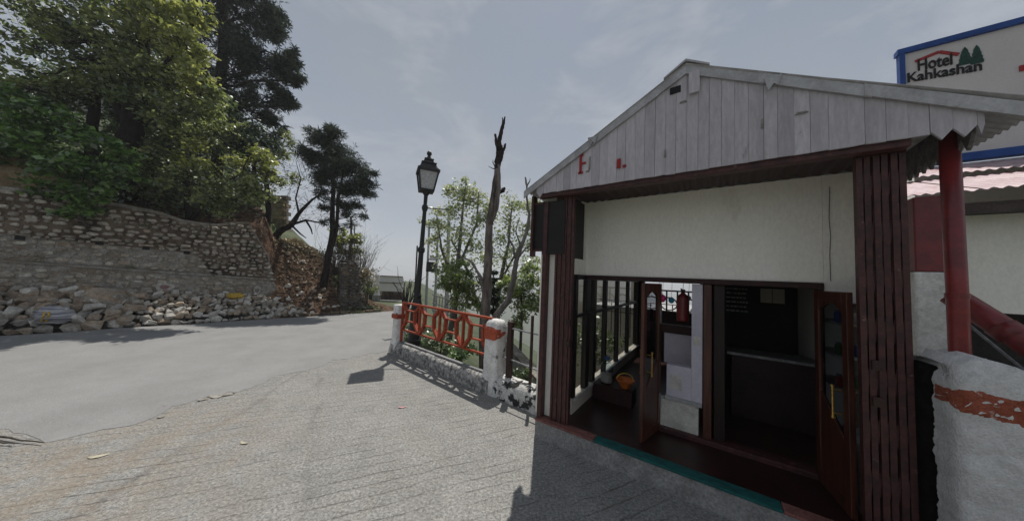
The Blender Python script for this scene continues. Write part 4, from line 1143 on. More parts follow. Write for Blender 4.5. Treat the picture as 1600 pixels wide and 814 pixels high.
# lavender pier with a small opening, tiled foot
MB(K).box(1.87, 1.99, .86, 1.0, .76, 2.305).build('lavender_pier', MT['lavender'], ki)
MB(K).box(1.58, 1.868, .862, 1.0, .76, 1.18).build('lavender_pier', MT['lavender'], ki)
MB(K).box(1.56, 1.99, .85, 1.02, .70, .757).build('stone_shelf', MT['concrete'], ki, bevel=.008)
MB(K).box(1.46, 1.95, .865, 1.0, FZ + .061, .697).build('tiled_foot', MT['tile_white'], ki)
MB(K).box(1.45, 1.86, 1.7, 1.78, 1.0, 1.48).build('inner_parapet', MT['lavender'], ki)
MB(K).box(1.2, 1.9, 1.68, 1.8, 1.485, 1.62).build('inner_rail', MT['maroon_dark'], ki)
MB(K).box(2.0, 2.09, .84, 1.0, FZ + .06, 2.305).build('door_jamb', MT['wood_door'], ki, bevel=.008)
MB(K).box(2.11, 2.23, .9, 1.0, FZ + .06, 2.305).build('door_jamb', MT['wood_dark'], ki, bevel=.008)
MB(K).box(3.06, 3.1, .85, 1.0, FZ + .06, 2.305).build('door_jamb', MT['wood_dark'], ki)
def door_leaf(hinge, ang, wid, height, z0, label):
    d = KU * math.cos(ang) + KV * math.sin(ang); nrm = np.array([-d[1], d[0], 0])
    def D(a, b, z): return K(hinge[0], hinge[1], z0) + d * a + nrm * b + np.array([0, 0, z])
    t = .045; st = .085
    leaf = MB(D)
    leaf.box(0, st, 0, t, 0, height); leaf.box(wid - st, wid, 0, t, 0, height); leaf.box(st, wid - st, 0, t, height - .1, height)
    leaf.box(st, wid - st, 0, t, 0, .12)
    # arched head
    n = 8
    arc = [(st, height - .1)] + [(st + (wid - 2 * st) * k / n, height - .2 + .085 * math.sin(math.pi * k / n)) for k in range(n + 1)] + [(wid - st, height - .1)]
    leaf.prism(arc, .004, t - .004, axis=1)
    # slanting panel at the foot
    leaf.prism([(st, .12), (wid - st, .12), (wid - st, .62), (st, .95)], .008, t - .008, axis=1)
    lo_ = leaf.build('door_leaf', MT['wood_door'], ki, bevel=.005)
    if label: lo_['label'] = label
    MB(D).box(st, wid - st, .018, .024, .63, height - .12).build('glass', MT['glass_door'], lo_)
    for b_ in (-.05, t + .05):
        hb = MB(D); hb.tube([(wid - .13, b_, .82), (wid - .13, b_, 1.1)], .010, 8)
        for z_ in (.85, 1.07): hb.tube([(wid - .13, b_, z_), (wid - .13, .01 if b_ < 0 else t - .01, z_)], .008, 6)
        for z_ in (.815, 1.105): hb.tube([(wid - .13, b_, z_ - .01), (wid - .13, b_, z_ + .01)], .015, 8)
        hb.build('handle', MT['brass'], lo_)
    mb = MB(D); mb.box(.02, .06, t, t + .012, height - .55, height - .3); mb.box(.02, .06, t, t + .012, .3, .5); mb.build('hinge', MT['metal_grey'], lo_)
door_leaf((1.47, .84), math.radians(-104), .55, 2.0, FZ + .01, 'left glazed wooden door leaf swung open')
door_leaf((3.015, .83), math.radians(-82), .6, 2.0, FZ + .01, 'right glazed wooden door leaf swung open')
# right side wall, shelf niche and interior shell
MB(K).box(3.36, 3.41, .2, 5.1, -1, 3.55).build('side_wall', MT['cream'], ki)
MB(K).box(3.2, 3.355, .3, .85, FZ, .9).build('shelf_base', MT['white_wash'], ki)
shf = MB(K)
for z_ in (1.3, 1.62, 1.95): shf.box(3.12, 3.355, .6, 1.2, z_, z_ + .025)
shf.build('shelf', MT['tile_white'], ki)
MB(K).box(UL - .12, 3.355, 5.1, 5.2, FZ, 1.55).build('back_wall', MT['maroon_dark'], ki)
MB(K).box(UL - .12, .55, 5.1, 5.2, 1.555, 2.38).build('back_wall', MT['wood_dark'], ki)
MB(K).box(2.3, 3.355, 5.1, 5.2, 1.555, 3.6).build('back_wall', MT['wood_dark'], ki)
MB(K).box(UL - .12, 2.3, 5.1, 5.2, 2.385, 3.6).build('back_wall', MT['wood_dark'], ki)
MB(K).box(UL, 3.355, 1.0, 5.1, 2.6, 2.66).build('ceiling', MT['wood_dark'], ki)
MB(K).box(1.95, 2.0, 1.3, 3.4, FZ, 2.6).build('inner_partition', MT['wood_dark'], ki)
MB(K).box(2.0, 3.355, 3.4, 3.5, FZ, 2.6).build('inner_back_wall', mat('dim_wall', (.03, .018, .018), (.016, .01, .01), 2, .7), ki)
gr_ = MB(K)
for k in range(7): gr_.tube([(.62 + .25 * k, 5.0, 1.55), (.62 + .25 * k, 5.0, 2.1)], .02, 6)
for k in range(4):
    gr_.tube([(.75 + .42 * k + .2 * math.cos(t), 5.0, 1.75 + .17 * math.sin(t)) for t in np.linspace(0, 6.28, 13)], .018, 5)
gr_.box(.5, 2.3, 4.97, 5.03, 2.08, 2.12)
gr_.build('window_grille', MT['black_frame'], ki)
# counter, menu board and wall picture inside
co_ = thing('counter', 'dark wooden reception counter with a pale glass top in the dim room', 'counter', K(2.8, 2.2, FZ))
MB(K).box(2.35, 3.33, 2.1, 2.5, FZ, 1.22).build('counter_body', mat('counter_red', (.03, .013, .013), (.018, .008, .008), 4, .5), co_, bevel=.01)
MB(K).box(2.3, 3.34, 2.04, 2.55, 1.225, 1.265).build('counter_top', MT['metal_grey'], co_)
mbd = thing('menu_board', 'black menu board with rows of pale writing on the rear wall', 'board', K(2.4, 3.3, 1.9))
MB(K).box(2.3, 2.72, 3.36, 3.39, 1.75, 2.32).build('board', MT['black_paint'], mbd)
tx = MB(K)
for r_ in range(6):
    a = 2.34
    while a < 2.64:
        l = random.uniform(.02, .07); tx.box(a, a + l, 3.352, 3.358, 2.24 - r_ * .085, 2.262 - r_ * .085); a += l + .015
tag(tx.build('writing', MT['tile_white'], mbd), kind='stuff')
pc = thing('wall_picture', 'beige framed panel on the rear wall right of the menu board', 'picture', K(3, 3.3, 1.9))
MB(K).box(2.83, 3.2, 3.36, 3.39, 2.0, 2.3).build('frame', MT['wood_dark'], pc); MB(K).box(2.85, 3.01, 3.352, 3.358, 2.02, 2.28).build('sheet', MT['beige'], pc); MB(K).box(3.02, 3.18, 3.352, 3.358, 2.02, 2.28).build('sheet', MT['beige'], pc)
JC = [('jar_red', (.4, .05, .04)), ('jar_white', (.6, .58, .54)), ('jar_green', (.08, .2, .08)), ('jar_gold', (.5, .34, .08)), ('jar_blue', (.06, .1, .3))]
JM = [mat(n_, c_, tuple(x * .7 for x in c_), 9, .45) for n_, c_ in JC]
JP = None
for r_, z_ in enumerate((1.325, 1.645, 1.975)):
    for c_ in range(3):
        p = K(3.15 + .07 * c_, .66 + .02 * c_, z_)
        j_ = thing('jar', 'small %s jar, %s on the %s shelf beside the folding gate' % (('red', 'white', 'green', 'gold', 'blue')[(r_ * 2 + c_) % 5], ('first', 'second', 'third')[c_], ('lowest', 'middle', 'top')[r_]), 'jar', p, 'jars on the porch shelf')
        mb = MB(); mb.lathe([(0, 0), (.026, 0), (.028, .02), (.028, .09), (.02, .11), (0, .112)], p, 12); mb.build('body', JM[(r_ * 2 + c_) % 5], j_, smooth=True)
        mb = MB(); mb.lathe([(0, .111), (.02, .111), (.02, .13), (0, .131)], p, 10); mb.build('lid', MT['metal_grey'], j_)
for k_, (a_, b_, z_, w_, h_) in enumerate([(1.62, .856, .86, .14, .19), (1.89, .854, 1.5, .08, .11)]):
    nb = MB(K).box(a_, a_ + w_, b_, b_ + .004, z_, z_ + h_).build('notice', MT['tile_white'])
    tag(nb, ['pale paper notice low on the lavender wall beside the door', 'small paper slip stuck on the tall lavender pier'][k_], 'notice')
# collapsible gates: upright channels joined by scissor links
def folding_gate(a0, a1, n, v_, z0, z1, spread):
    g = MB(K).box(a0, a1, v_ - .02, v_ + .04, z1, z1 + .05).build('folding_gate', MT['maroon_dark'], ki)
    P_ = [a0 + .018 + (a1 - a0 - .036) * k / (n - 1) for k in range(n)]
    cw = .029 if n > 6 else .036
    for k, a in enumerate(P_):
        mb = MB(K)
        dv = .012 if k % 2 else 0
        mb.box(a - cw / 2, a + cw / 2, v_ - .024 + dv, v_ - .018 + dv, z0, z1)
        mb.box(a - cw / 2, a - cw / 2 + .005, v_ - .018 + dv, v_ + .05 + dv, z0, z1)
        mb.box(a + cw / 2 - .005, a + cw / 2, v_ - .018 + dv, v_ + .05 + dv, z0, z1)
        mb.build('channel', MT['maroon'], g)
    for k in range(n - 1):
        zz = z0 + .25
        while zz < z1 - .3:
            lk = MB(K)
            lk.bar((P_[k], v_ - .005, zz), (P_[k + 1], v_ - .005, zz + spread), .02, .005, side=KV)
            lk.bar((P_[k], v_ + .004, zz + spread), (P_[k + 1], v_ + .004, zz), .02, .005, side=KV)
            lk.build('scissor_link', MT['maroon'], g)
            zz += spread + .06
    return g
g1 = folding_gate(.19, .47, 8, .10, FZ + .01, 3.49, .34)
g2 = folding_gate(3.135, 3.415, 6, .10, FZ + .01, 3.49, .36)
for a_, b_ in ((.44, .46), (3.22, 3.24)):
    for z_ in (1.35, 1.65): MB(K).box(a_ - .03, a_ + .03, .055, .075, z_, z_ + .08).build('latch', MT['iron_brown'], ki)
MB(K).box(3.42, 3.56, .02, .3, -.3, 1.75).build('tar_edge', mat('tar', (.012, .011, .01), (.006, .005, .005), 9, .95, 1., 14, bdist=.05, spec=.03), ki, bevel=.02)
# interior things: bottle, basket on a stool, balloons, red hanging bag
bt = thing('water_jar', 'clear plastic water jar with a blue cap standing by the kiosk window', 'bottle', K(.60, 1.42, .532))
MB(K).box(.42, 1.05, 1.25, 1.6, FZ, .53).build('window_bench', MT['maroon_dark'], ki)
c = K(.60, 1.42, .532)
mb = MB(); mb.lathe([(.0, 0), (.105, .0), (.115, .03), (.1, .1), (.115, .13), (.1, .19), (.112, .22), (.1, .3), (.05, .36), (.038, .38), (.038, .4)], c, 18); mb.build('jar', MT['bottle'], bt, smooth=True)
mb = MB(); mb.lathe([(.0, .4), (.045, .4), (.045, .44), (.0, .445)], c, 14); mb.build('cap', mat('cap_blue', (.03, .12, .3)), bt)
mb = MB(); mb.lathe([(.0, .015), (.09, .015), (.095, .04), (.09, .16), (.0, .162)], c, 16); mb.build('water', mat('jar_content', (.5, .4, .34), (.42, .33, .28), 6, .4), bt, smooth=True)
c = K(.92, 1.38, .532)
bk = thing('basket', 'orange plastic basket on the red bench beside the water jar', 'basket', c)
orange = mat('plastic_orange', (.62, .17, .03), (.5, .12, .02), 6, .4)
mb = MB(); mb.lathe([(.07, 0), (.085, .05), (.125, .1), (.15, .13), (.15, .145), (.135, .14), (.1, .09), (.07, .02)], c, 20); mb.build('bowl', orange, bk, smooth=True)
mb = MB(); mb.tube([c + np.array([.14 * math.cos(t), .03, .13 + .1 * math.sin(t)]) for t in np.linspace(0, math.pi, 9)], .009, 6, raw=True); mb.build('handle', MT['plastic_yellow'], bk)
for nm, px, py, r, colr, lab in (('balloon', 1035, 466, .052, (.6, .04, .2), 'pink balloon hanging under the lintel inside the doorway'), ('balloon', 1049, 469, .042, (.03, .22, .36), 'blue balloon hanging inside the doorway right of the pink one'), ('balloon', 1030, 449, .035, (.65, .35, .04), 'orange balloon tucked under the lintel above the pink one'), ('balloon', 1076, 466, .035, (.6, .6, .58), 'small white balloon beside the red hanging extinguisher')):
    p = at(px, py, 4.25)
    bl = thing(nm, lab, 'balloon', p)
    mb = MB(); mb.lathe([(.0, -1.15 * r), (.35 * r, -1.05 * r), (.8 * r, -.6 * r), (r, 0), (.85 * r, .6 * r), (.45 * r, .95 * r), (.08 * r, 1.12 * r), (.12 * r, 1.25 * r)], p, 16); mb.build('skin', mat('balloon_skin', colr, tuple(x * .85 for x in colr), 4, .35), bl, smooth=True)
    mb = MB(); mb.tube([p + np.array([0, 0, 1.2 * r]), p + np.array([.01, 0, max(.05, 2.33 - p[2])])], .003, 4, raw=True); mb.build('string', MT['tile_white'], bl)
p = at(1067, 480, 4.15)
rb = thing('fire_extinguisher', 'dark red extinguisher cylinder hanging beside the lavender pier', 'fire extinguisher', p)
mb = MB(); mb.lathe([(.0, -.21), (.075, -.2), (.08, -.17), (.08, .12), (.065, .17), (.03, .2), (.02, .23), (.0, .23)], p, 16); mb.build('cylinder', MT['pole_red'], rb, smooth=True)
mb = MB(); mb.lathe([(.0, .225), (.03, .225), (.03, .26), (.0, .26)], p, 10); mb.tube([p + np.array([0, 0, .25]), p + np.array([-.05, -.03, .27])], .008, 5, raw=True); mb.build('valve', MT['iron_black'], rb)
mb = MB(); mb.tube([p + np.array([0, 0, .255]), p + np.array([.005, 0, .4])], .004, 4, raw=True); mb.build('hook', MT['iron_black'], rb)

# ------------------------------------------------------------------ right edge: red pole, pier, rough white parapet, hotel
mb = MB(K); mb.tube([(3.66, .15, -.5), (3.66, .15, 2.35), (3.655, .15, 3.64)], .052, 20)
pl_ = thing('red_pole', 'round dark red pole standing behind the white parapet', 'pole', K(3.66, .15, 0))
mb.build('pole', MT['pole_red'], pl_, smooth=True)
mb = MB(K); mb.tube([(3.659, .15, 2.28), (3.659, .15, 2.32)], .057, 20); mb.build('collar', MT['pole_red'], pl_)
wp = thing('white_pier', 'white plastered pier with a dark red timber top behind the red pole', 'pier', K(3.85, .95, 0))
MB(K).box(3.72, 3.98, .88, 1.14, -.5, 2.52).build('pier_body', MT['white_wash'], wp, bevel=.02)
MB(K).box(3.74, 3.96, .9, 1.12, 2.525, 3.27).build('timber_top', MT['pole_red'], wp, bevel=.01)
# parapet
pp = thing('parapet', 'rough white roughcast parapet with a painted orange stripe at the right edge', 'wall', K(4.2, 0, 0))
def Kp(a, b, z): return K(a, b, z)
mb = MB(); NA, NZ = 60, 90
def ptop(a): return 1.75 + .09 * smooth(3.45, 3.6, a) - .10 * smooth(3.62, 3.95, a) - .03 * math.sin(a * 3)
def prow(a, z):
    p = K(a, 0, z); q = noise.noise(tuple(p * 6)) * .016 + noise.noise(tuple(p * 24)) * .017 + noise.noise(tuple(p * 55)) * .01; return q
path = [(3.46, .30), (3.465, .2), (3.47, .1), (3.475, 0), (3.48, -.1), (3.485, -.17), (3.5, -.21), (3.53, -.225)] + [(3.53 + .02 * k, -.228 - .0008 * k) for k in range(1, NA * 2)]
zs = list(np.linspace(-.1, 1, NZ))
for (a, b) in path:
    nrm = np.array([-1., 0]) if b > -.15 and a < 3.49 else np.array([0., -1])
    for t in zs:
        z = ptop(a) * t if t > 0 else t
        q = prow(a + b * 3, z); r_ = max(0, t - .93) / .07 * .05
        mb.v.append(tuple(K(a + nrm[0] * (q - r_), b + nrm[1] * (q - r_), z)))
m_ = len(zs)
for i in range(len(path) - 1):
    for k in range(m_ - 1): mb.f.append((i * m_ + k, (i + 1) * m_ + k, (i + 1) * m_ + k + 1, i * m_ + k + 1))
topn = len(mb.v)
for (a, b) in path:
    for bb in (.12, .28):
        a_ = max(a, 3.52) if bb < .3 else a
        mb.v.append(tuple(K(max(a, 3.47), max(bb, b + .02) if a < 3.5 else bb, ptop(a) + prow(a, bb * 5) * 2)))
for i in range(len(path) - 1):
    mb.f.append((i * m_ + m_ - 1, (i + 1) * m_ + m_ - 1, topn + 2 * (i + 1), topn + 2 * i)); mb.f.append((topn + 2 * i, topn + 2 * i + 2, topn + 2 * i + 3, topn + 2 * i + 1))
mb.add([tuple(K(3.46, .3, -.1)), tuple(K(path[-1][0], .3, -.1)), tuple(K(path[-1][0], .29, 1.7)), tuple(K(3.46, .29, 1.72))], [(0, 1, 2, 3)], raw=True)
mb.build('parapet_body', MT['roughcast'], pp, smooth=True)
st_ = MB()
sp = [(a, b) for (a, b) in path if b < .1]
zz_ = np.linspace(0, 1, 7)
for (a, b) in sp:
    nrm = np.array([-1., 0]) if b > -.15 and a < 3.49 else np.array([0., -1])
    z0 = 1.475 - .02 * smooth(3.5, 3.8, a) + noise.noise((a * 14, b * 14, 1)) * .025; z1 = 1.675 - .02 * smooth(3.5, 3.8, a) + noise.noise((a * 11, b * 11, 5)) * .012
    if b > -.2 and a < 3.5: z0 += .03; z1 -= .03
    for t in zz_:
        z = z0 + (z1 - z0) * t; q = prow(a + b * 3, z) + .004 - (.012 if t in (0, 1) else 0)
        st_.v.append(tuple(K(a + nrm[0] * q, b + nrm[1] * q, z)))
for i in range(len(sp) - 1):
    for k in range(6): st_.f.append((i * 7 + k, (i + 1) * 7 + k, (i + 1) * 7 + k + 1, i * 7 + k + 1))
st_.build('painted_stripe', MT['orange_wash'], pp, smooth=True)
# hotel building behind
HV = 2.5
ho = thing('hotel_building', 'cream hotel wall under a faded red corrugated roof behind the kiosk', 'building', K(6, 3.2, 0))
MB(K).box(3.9, 10, 3.0, 3.2, 2.1, 3.42).build('wall', MT['cream'], ho)
MB(K).box(3.9, 10, 3.8, 8, -12, 2.095).build('lower_wall', mat('basement_shade', (.05, .045, .045), (.03, .028, .028), 3, .9), ho)  # dark colour stands in for the shade of the open basement
MB(K).box(3.9, 10, 2.6, 2.66, 3.36, 3.5).build('fascia', mat('fascia_brown', (.08, .06, .058), (.05, .035, .034), 6, .7), ho)
MB(K).box(3.9, 10, 2.66, 3.0, 3.4, 3.425).build('soffit', MT['black_frame'], ho)
def croof(v0, v1, z0, z1, a0, a1, m, name='roof_sheet'):
    mb = MB(K); n = int((a1 - a0) / .02); vs = []
    for i in range(n + 1):
        a = a0 + (a1 - a0) * i / n; c = .013 * math.cos(2 * math.pi * (a - a0) / .1)
        vs += [(a, v0, z0 + c), (a, v1, z1 + c), (a, v0, z0 + c - .006), (a, v1, z1 + c - .006)]
    fs = []
    for i in range(n):
        p = 4 * i; fs += [(p, p + 4, p + 5, p + 1), (p + 2, p + 3, p + 7, p + 6), (p, p + 2, p + 6, p + 4)]
    mb.add(vs, fs); return mb.build(name, m, ho, fixn=False)
for k in range(6):
    croof(2.42, 3.9, 3.62 + .012 * (k % 2), 4.16 + .012 * (k % 2), 3.8 + k * 1.0, 4.88 + k * 1.0, MT['roof_pink'])
    croof(3.78, 5.0, 4.2 + .012 * (k % 2), 4.66 + .012 * (k % 2), 3.8 + k * 1.0, 4.88 + k * 1.0, MT['roof_pink'])
# sign wall
sg = thing('hotel_sign', 'big white sign wall edged in blue with black lettering and two green trees', 'sign', K(7, 5.0, 4.7))
SVv = 5.0
MB(K).box(5.16, 11, SVv, SVv + .08, 4.86, 7.0).build('sign_board', MT['sign_white'], sg)
MB(K).box(5.10, 11.06, SVv - .06, SVv + .09, 7.002, 7.10).build('blue_edge', MT['blue_paint'], sg)
MB(K).box(5.12, 5.19, SVv - .058, SVv + .06, 4.86, 7.0).build('blue_edge', MT['blue_paint'], sg)
MB(K).box(5.10, 11.06, SVv - .06, SVv + .09, 4.72, 4.858).build('blue_edge', MT['blue_paint'], sg)
def on_plane_v(px, py, v_):
    d = CR * (px - 800) / FOC + CU * (407 - py) / FOC + _f
    A_ = K(0, v_, 0); C_ = np.array([0, 0, EYE]); p = C_ + d * (((A_ - C_) @ KV) / (d @ KV))
    return np.array([(p - KA) @ KU, p[2]])
def text_part(txt, px0, py0, px1, py1, parent, m, hgt, name='lettering', bold=.0):
    a = on_plane_v(px0, py0, SVv); b = on_plane_v(px1, py1, SVv)
    cu = bpy.data.curves.new(name, 'FONT'); cu.body = txt; cu.size = 1; cu.extrude = .0; cu.offset = bold
    o_ = bpy.data.objects.new('tmp', cu); COL.objects.link(o_)
    bpy.context.view_layer.update()
    dg = bpy.context.evaluated_depsgraph_get(); me = bpy.data.meshes.new_from_object(o_.evaluated_get(dg)); bpy.data.objects.remove(o_)
    co = np.array([v.co[:] for v in me.vertices]); mn, mxx = co.min(0), co.max(0)
    sx = (b[0] - a[0]) / (mxx[0] - mn[0]); sz = hgt / (mxx[1] - mn[1])
    org = K(a[0], SVv - .012, a[1])
    P_ = []
    for c_ in co:
        t = (c_[0] - mn[0]) * sx; s_ = (c_[1] - mn[1]) * sz
        P_.append(KU * t + np.array([0, 0, s_ + (b[1] - a[1]) * t / (b[0] - a[0])]) )
    m2 = bpy.data.meshes.new(name); m2.from_pydata([tuple(p) for p in P_], [], [tuple(p.vertices) for p in me.polygons]); bpy.data.meshes.remove(me)
    ob = link_mesh(name, m2, m, parent, org)
    sd = ob.modifiers.new('thick', 'SOLIDIFY'); sd.thickness = .014; sd.offset = 0
    return ob
text_part('Hotel', 1434, 112, 1488, 102, sg, MT['black_paint'], .23, bold=.018)
text_part('Kahkashan', 1418, 130, 1534, 111, sg, MT['black_paint'], .19, bold=.018)
pr = [on_plane_v(*q, SVv) for q in ((1430, 97), (1467, 82), (1498, 86))]
mb = MB(K)
for p, q in zip(pr[:-1], pr[1:]): mb.bar((p[0], SVv - .01, p[1]), (q[0], SVv - .01, q[1]), .05, .014, side=KV)
mb.build('roof_line', MT['letter_red'], sg)
for (x0, y0, x1, y1) in ((1498, 104, 1517, 72), (1517, 102, 1535, 69)):
    p = on_plane_v(x0, y0, SVv); q = on_plane_v(x1, y1, SVv)
    c_ = (p[0] + q[0]) / 2; hw = abs(q[0] - p[0]) / 2
    outl = []; n = 9
    hh = q[1] - p[1]
    L1 = []
    for k in range(n + 1):
        t = k / n; L1.append((hw * (1 - t) ** .6 * (1 + .18 * (k % 2)) , p[1] + hh * t))
    outl = [(c_ - w_, z_) for w_, z_ in L1] + [(c_ + w_, z_) for w_, z_ in L1[::-1][1:]]
    mb = MB(K); mb.prism(outl, SVv - .016, SVv - .003, axis=1); mb.build('painted_tree', MT['green_paint'], sg)
p = on_plane_v(1592, 104, SVv); q = on_plane_v(1602, 150, SVv)
MB(K).box(p[0], p[0] + .9, SVv - .02, SVv - .003, p[1] - .1, p[1]).build('red_stroke', MT['letter_red'], sg)
MB(K).box(p[0] + .08, p[0] + .3, SVv - .018, SVv - .003, q[1], p[1] - .1).build('red_stroke', MT['letter_red'], sg)
sm = MB(K); sm.box(5.3, 11, SVv + .1, SVv + 3, -12, 4.71); sm.build('wall', MT['cream'], ho)
# slanting red pipe and thin rod
dpz = thing('drain_pipe', 'fat dark red slanting pipe beside the red pole', 'pipe', K(3.9, .6, 2.2))
P0 = on_plane_v(1488, 462, .62); P1 = on_plane_v(1640, 560, .35)
mb = MB(K); mb.tube([(P0[0], .62, P0[1]), ((P0[0] + P1[0]) / 2, .5, (P0[1] + P1[1]) / 2 + .01), (P1[0], .35, P1[1])], .082, 18); mb.build('pipe', MT['pole_red'], dpz, smooth=True)
Pm = (np.array([P0[0], .62, P0[1]]) * .38 + np.array([P1[0], .35, P1[1]]) * .62); dP = np.array([P1[0] - P0[0], -.27, P1[1] - P0[1]]); dP /= np.linalg.norm(dP)
mb = MB(K); mb.tube([tuple(Pm - dP * .05), tuple(Pm + dP * .05)], .09, 18); mb.build('collar', MT['pole_red'], dpz, smooth=True)
A0 = on_plane_v(1505, 500, .7); A1 = on_plane_v(1610, 586, .42)
mb = MB(K); mb.tube([(A0[0], .7, A0[1]), (A1[0], .42, A1[1])], .01, 6)
tag(mb.build('iron_rod', MT['metal_grey']), 'thin grey iron rod slanting below the red pipe', 'rod')

# ------------------------------------------------------------------ vegetation, left hill
def px_clumps(lst, Yd, k=1.0, leaf_m=None, flat=.8):
    """(px, py, radius px, sub clumps, leaves[, dY]) -> clumps"""
    o_ = []
    for q in lst:
        y = Yd + (q[5] if len(q) > 5 else 0)
        lm = q[6] if len(q) > 6 else leaf_m
        r = q[2] / FOC * y * k
        o_.append((at(q[0], q[1], y), (r, r, r * flat), q[3], q[4], lm))
    return o_
def gz(p, dz=0): return np.array([p[0], p[1], terrain_z(p[0], p[1]) + dz])
def grow(px, py, Y):
    p = at(px, py, Y); return np.array([p[0], p[1], min(p[2], terrain_z(p[0], p[1]) - .1)])

# big dark conifer, upper centre left
b0 = grow(335, 330, 15.5)
tree('conifer_tree', 'tall dark conifer with ragged layered branches above the retaining wall', 'tree',
     [([b0, at(345, 180, 15.5), at(350, 40, 15.5), at(350, -90, 15.5), at(352, -170, 15.5)], [.3, .26, .2, .13, .05])],
     px_clumps([(330, 20, 42, 22, 6500), (395, 20, 38, 20, 6500), (365, 75, 42, 22, 6500), (420, 45, 26, 14, 3500), (405, 105, 36, 20, 5500), (450, 110, 22, 12, 3200), (460, 92, 15, 7, 1600), (466, 128, 13, 6, 1300), (428, 20, 18, 8, 1600), (452, 165, 12, 5, 900), (440, 150, 20, 10, 2600, 0, LF['dark']),
                (340, 130, 40, 20, 5500), (395, 165, 38, 20, 5000), (430, 195, 20, 10, 1800), (290, 90, 38, 18, 4200), (300, 160, 38, 18, 4200), (350, 205, 40, 20, 4200), (395, 225, 34, 16, 3200),
                (320, -40, 40, 20, 3600), (400, -50, 38, 18, 3600), (360, -100, 36, 16, 2600), (355, -150, 22, 12, 1200)], 15.5),
     LF['needle'], MT['bark_black'], leaf=.26, aspect=.2, sub=.18, needle=True, limb_r=.06, shell=.35, dens=.75)
# broad leaved tree with thick leaning dark trunk
b0 = grow(188, 312, 11.3)
tree('broadleaf_tree', 'old broadleaf tree with a thick dark leaning trunk and sunlit yellow green leaves', 'tree',
     [([b0, at(196, 230, 11.3), at(210, 160, 11.2), at(225, 80, 11.1), at(235, 0, 11)], [.42, .36, .28, .18, .1]),
      ([at(200, 200, 11.3), at(165, 120, 11.0), at(140, 40, 10.8)], [.2, .14, .08]),
      ([at(208, 165, 11.2), at(260, 110, 11.0), at(285, 50, 10.8)], [.2, .14, .07])],
     px_clumps([(255, 30, 44, 20, 2600, -.6, LF['yellow']), (290, 70, 36, 16, 2000, -.6, LF['yellow']), (215, 65, 46, 20, 1900, -.3), (175, 35, 46, 20, 1700, 0), (130, 65, 40, 18, 1300, 0),  # yellow clumps: sunlit crown parts lightened by leaf colour
                (195, 110, 40, 18, 1500, -.2), (250, 120, 42, 18, 1700, -.3), (290, 125, 32, 14, 1400, -.5, LF['yellow']), (230, 160, 36, 14, 1000, 0, LF['mid']), (280, 175, 38, 16, 1300, -.3), (90, 40, 34, 14, 700, 0), (320, 160, 30, 12, 900, -.3),
                (230, -20, 50, 20, 2000, -.5, LF['yellow']), (150, -30, 50, 20, 1600), (90, -10, 38, 14, 700), (310, 20, 22, 8, 600, -.6, LF['yellow']), (25, 105, 30, 10, 450), (70, 95, 26, 10, 420), (10, 60, 26, 9, 300), (45, 140, 30, 10, 600), (0, 135, 28, 10, 450), (100, 150, 28, 10, 500)], 11.0),
     LF['olive'], MT['bark_black'], leaf=.17, aspect=.55, sub=.2, limb_r=.05, dens=.75)
# slim second trunk
b0 = grow(140, 285, 11.6)
tree('broadleaf_tree', 'slim dark tree standing left of the thick leaning trunk', 'tree',
     [([b0, at(143, 200, 11.6), at(152, 130, 11.5), at(150, 60, 11.4)], [.2, .17, .13, .07])],
     px_clumps([(120, 110, 34, 12, 700), (165, 140, 34, 12, 800), (100, 150, 32, 12, 650), (70, 20, 40, 14, 700), (20, 15, 40, 14, 700)], 11.2),
     LF['olive'], MT['bark_black'], leaf=.16, aspect=.55, sub=.26, limb_r=.04)
# bright green shrubs hanging over the wall
b0 = grow(60, 285, 9.9)
tree('leafy_shrub', 'bright green leafy shrub spilling down at the far left of the wall', 'shrub',
     [([b0, at(50, 240, 9.6), at(30, 190, 9.4)], [.09, .06, .03])],
     px_clumps([(15, 210, 40, 16, 1500), (60, 190, 36, 14, 1200), (30, 255, 36, 14, 1400), (75, 235, 36, 14, 1400), (-30, 180, 44, 16, 1200), (-20, 250, 40, 14, 1100), (45, 150, 26, 10, 500), (110, 205, 28, 10, 800)], 9.4),
     LF['bright'], MT['twig'], leaf=.18, aspect=.6, sub=.22, limb_r=.025, dens=.6)
b0 = W(.95, -1.5, 3.35)
tree('leafy_shrub', 'bright green shrub rooted in the wall crack left of the dark trunk', 'shrub',
     [([b0, W(.75, -1.15, 3.75), at(130, 270, 9.3)], [.06, .05, .03])],
     px_clumps([(105, 285, 34, 14, 1300), (140, 260, 34, 14, 1300), (110, 325, 22, 9, 700), (150, 300, 22, 9, 600), (135, 322, 18, 7, 450), (165, 235, 32, 12, 900), (75, 300, 18, 7, 350), (190, 275, 24, 9, 500)], 9.3),
     LF['bright'], MT['twig'], leaf=.17, aspect=.6, sub=.22, limb_r=.022, dens=.65)
b0 = grow(300, 315, 12.0)
tree('leafy_shrub', 'broad olive green shrub leaning over the top of the retaining wall', 'shrub',
     [([b0, at(290, 270, 11.7), at(300, 230, 11.6)], [.12, .08, .04]), ([b0, at(340, 290, 11.6), at(380, 270, 11.5)], [.09, .06, .03])],
     px_clumps([(260, 255, 34, 14, 1500), (300, 285, 36, 14, 1700, -.2), (335, 315, 26, 10, 1000, -.4), (330, 250, 34, 14, 1500, 0, LF['yellow']), (365, 285, 34, 14, 1600, -.2), (400, 255, 28, 12, 1300, .2, LF['yellow']), (385, 305, 22, 8, 700), (290, 220, 32, 12, 1100, .3), (350, 215, 34, 12, 1100, .4), (400, 220, 28, 10, 900, .6, LF['dark']), (235, 300, 20, 8, 500, .2), (425, 275, 18, 7, 500, .6)], 11.4),
     LF['olive'], MT['bark_black'], leaf=.14, aspect=.55, sub=.2, limb_r=.03, dens=.75)
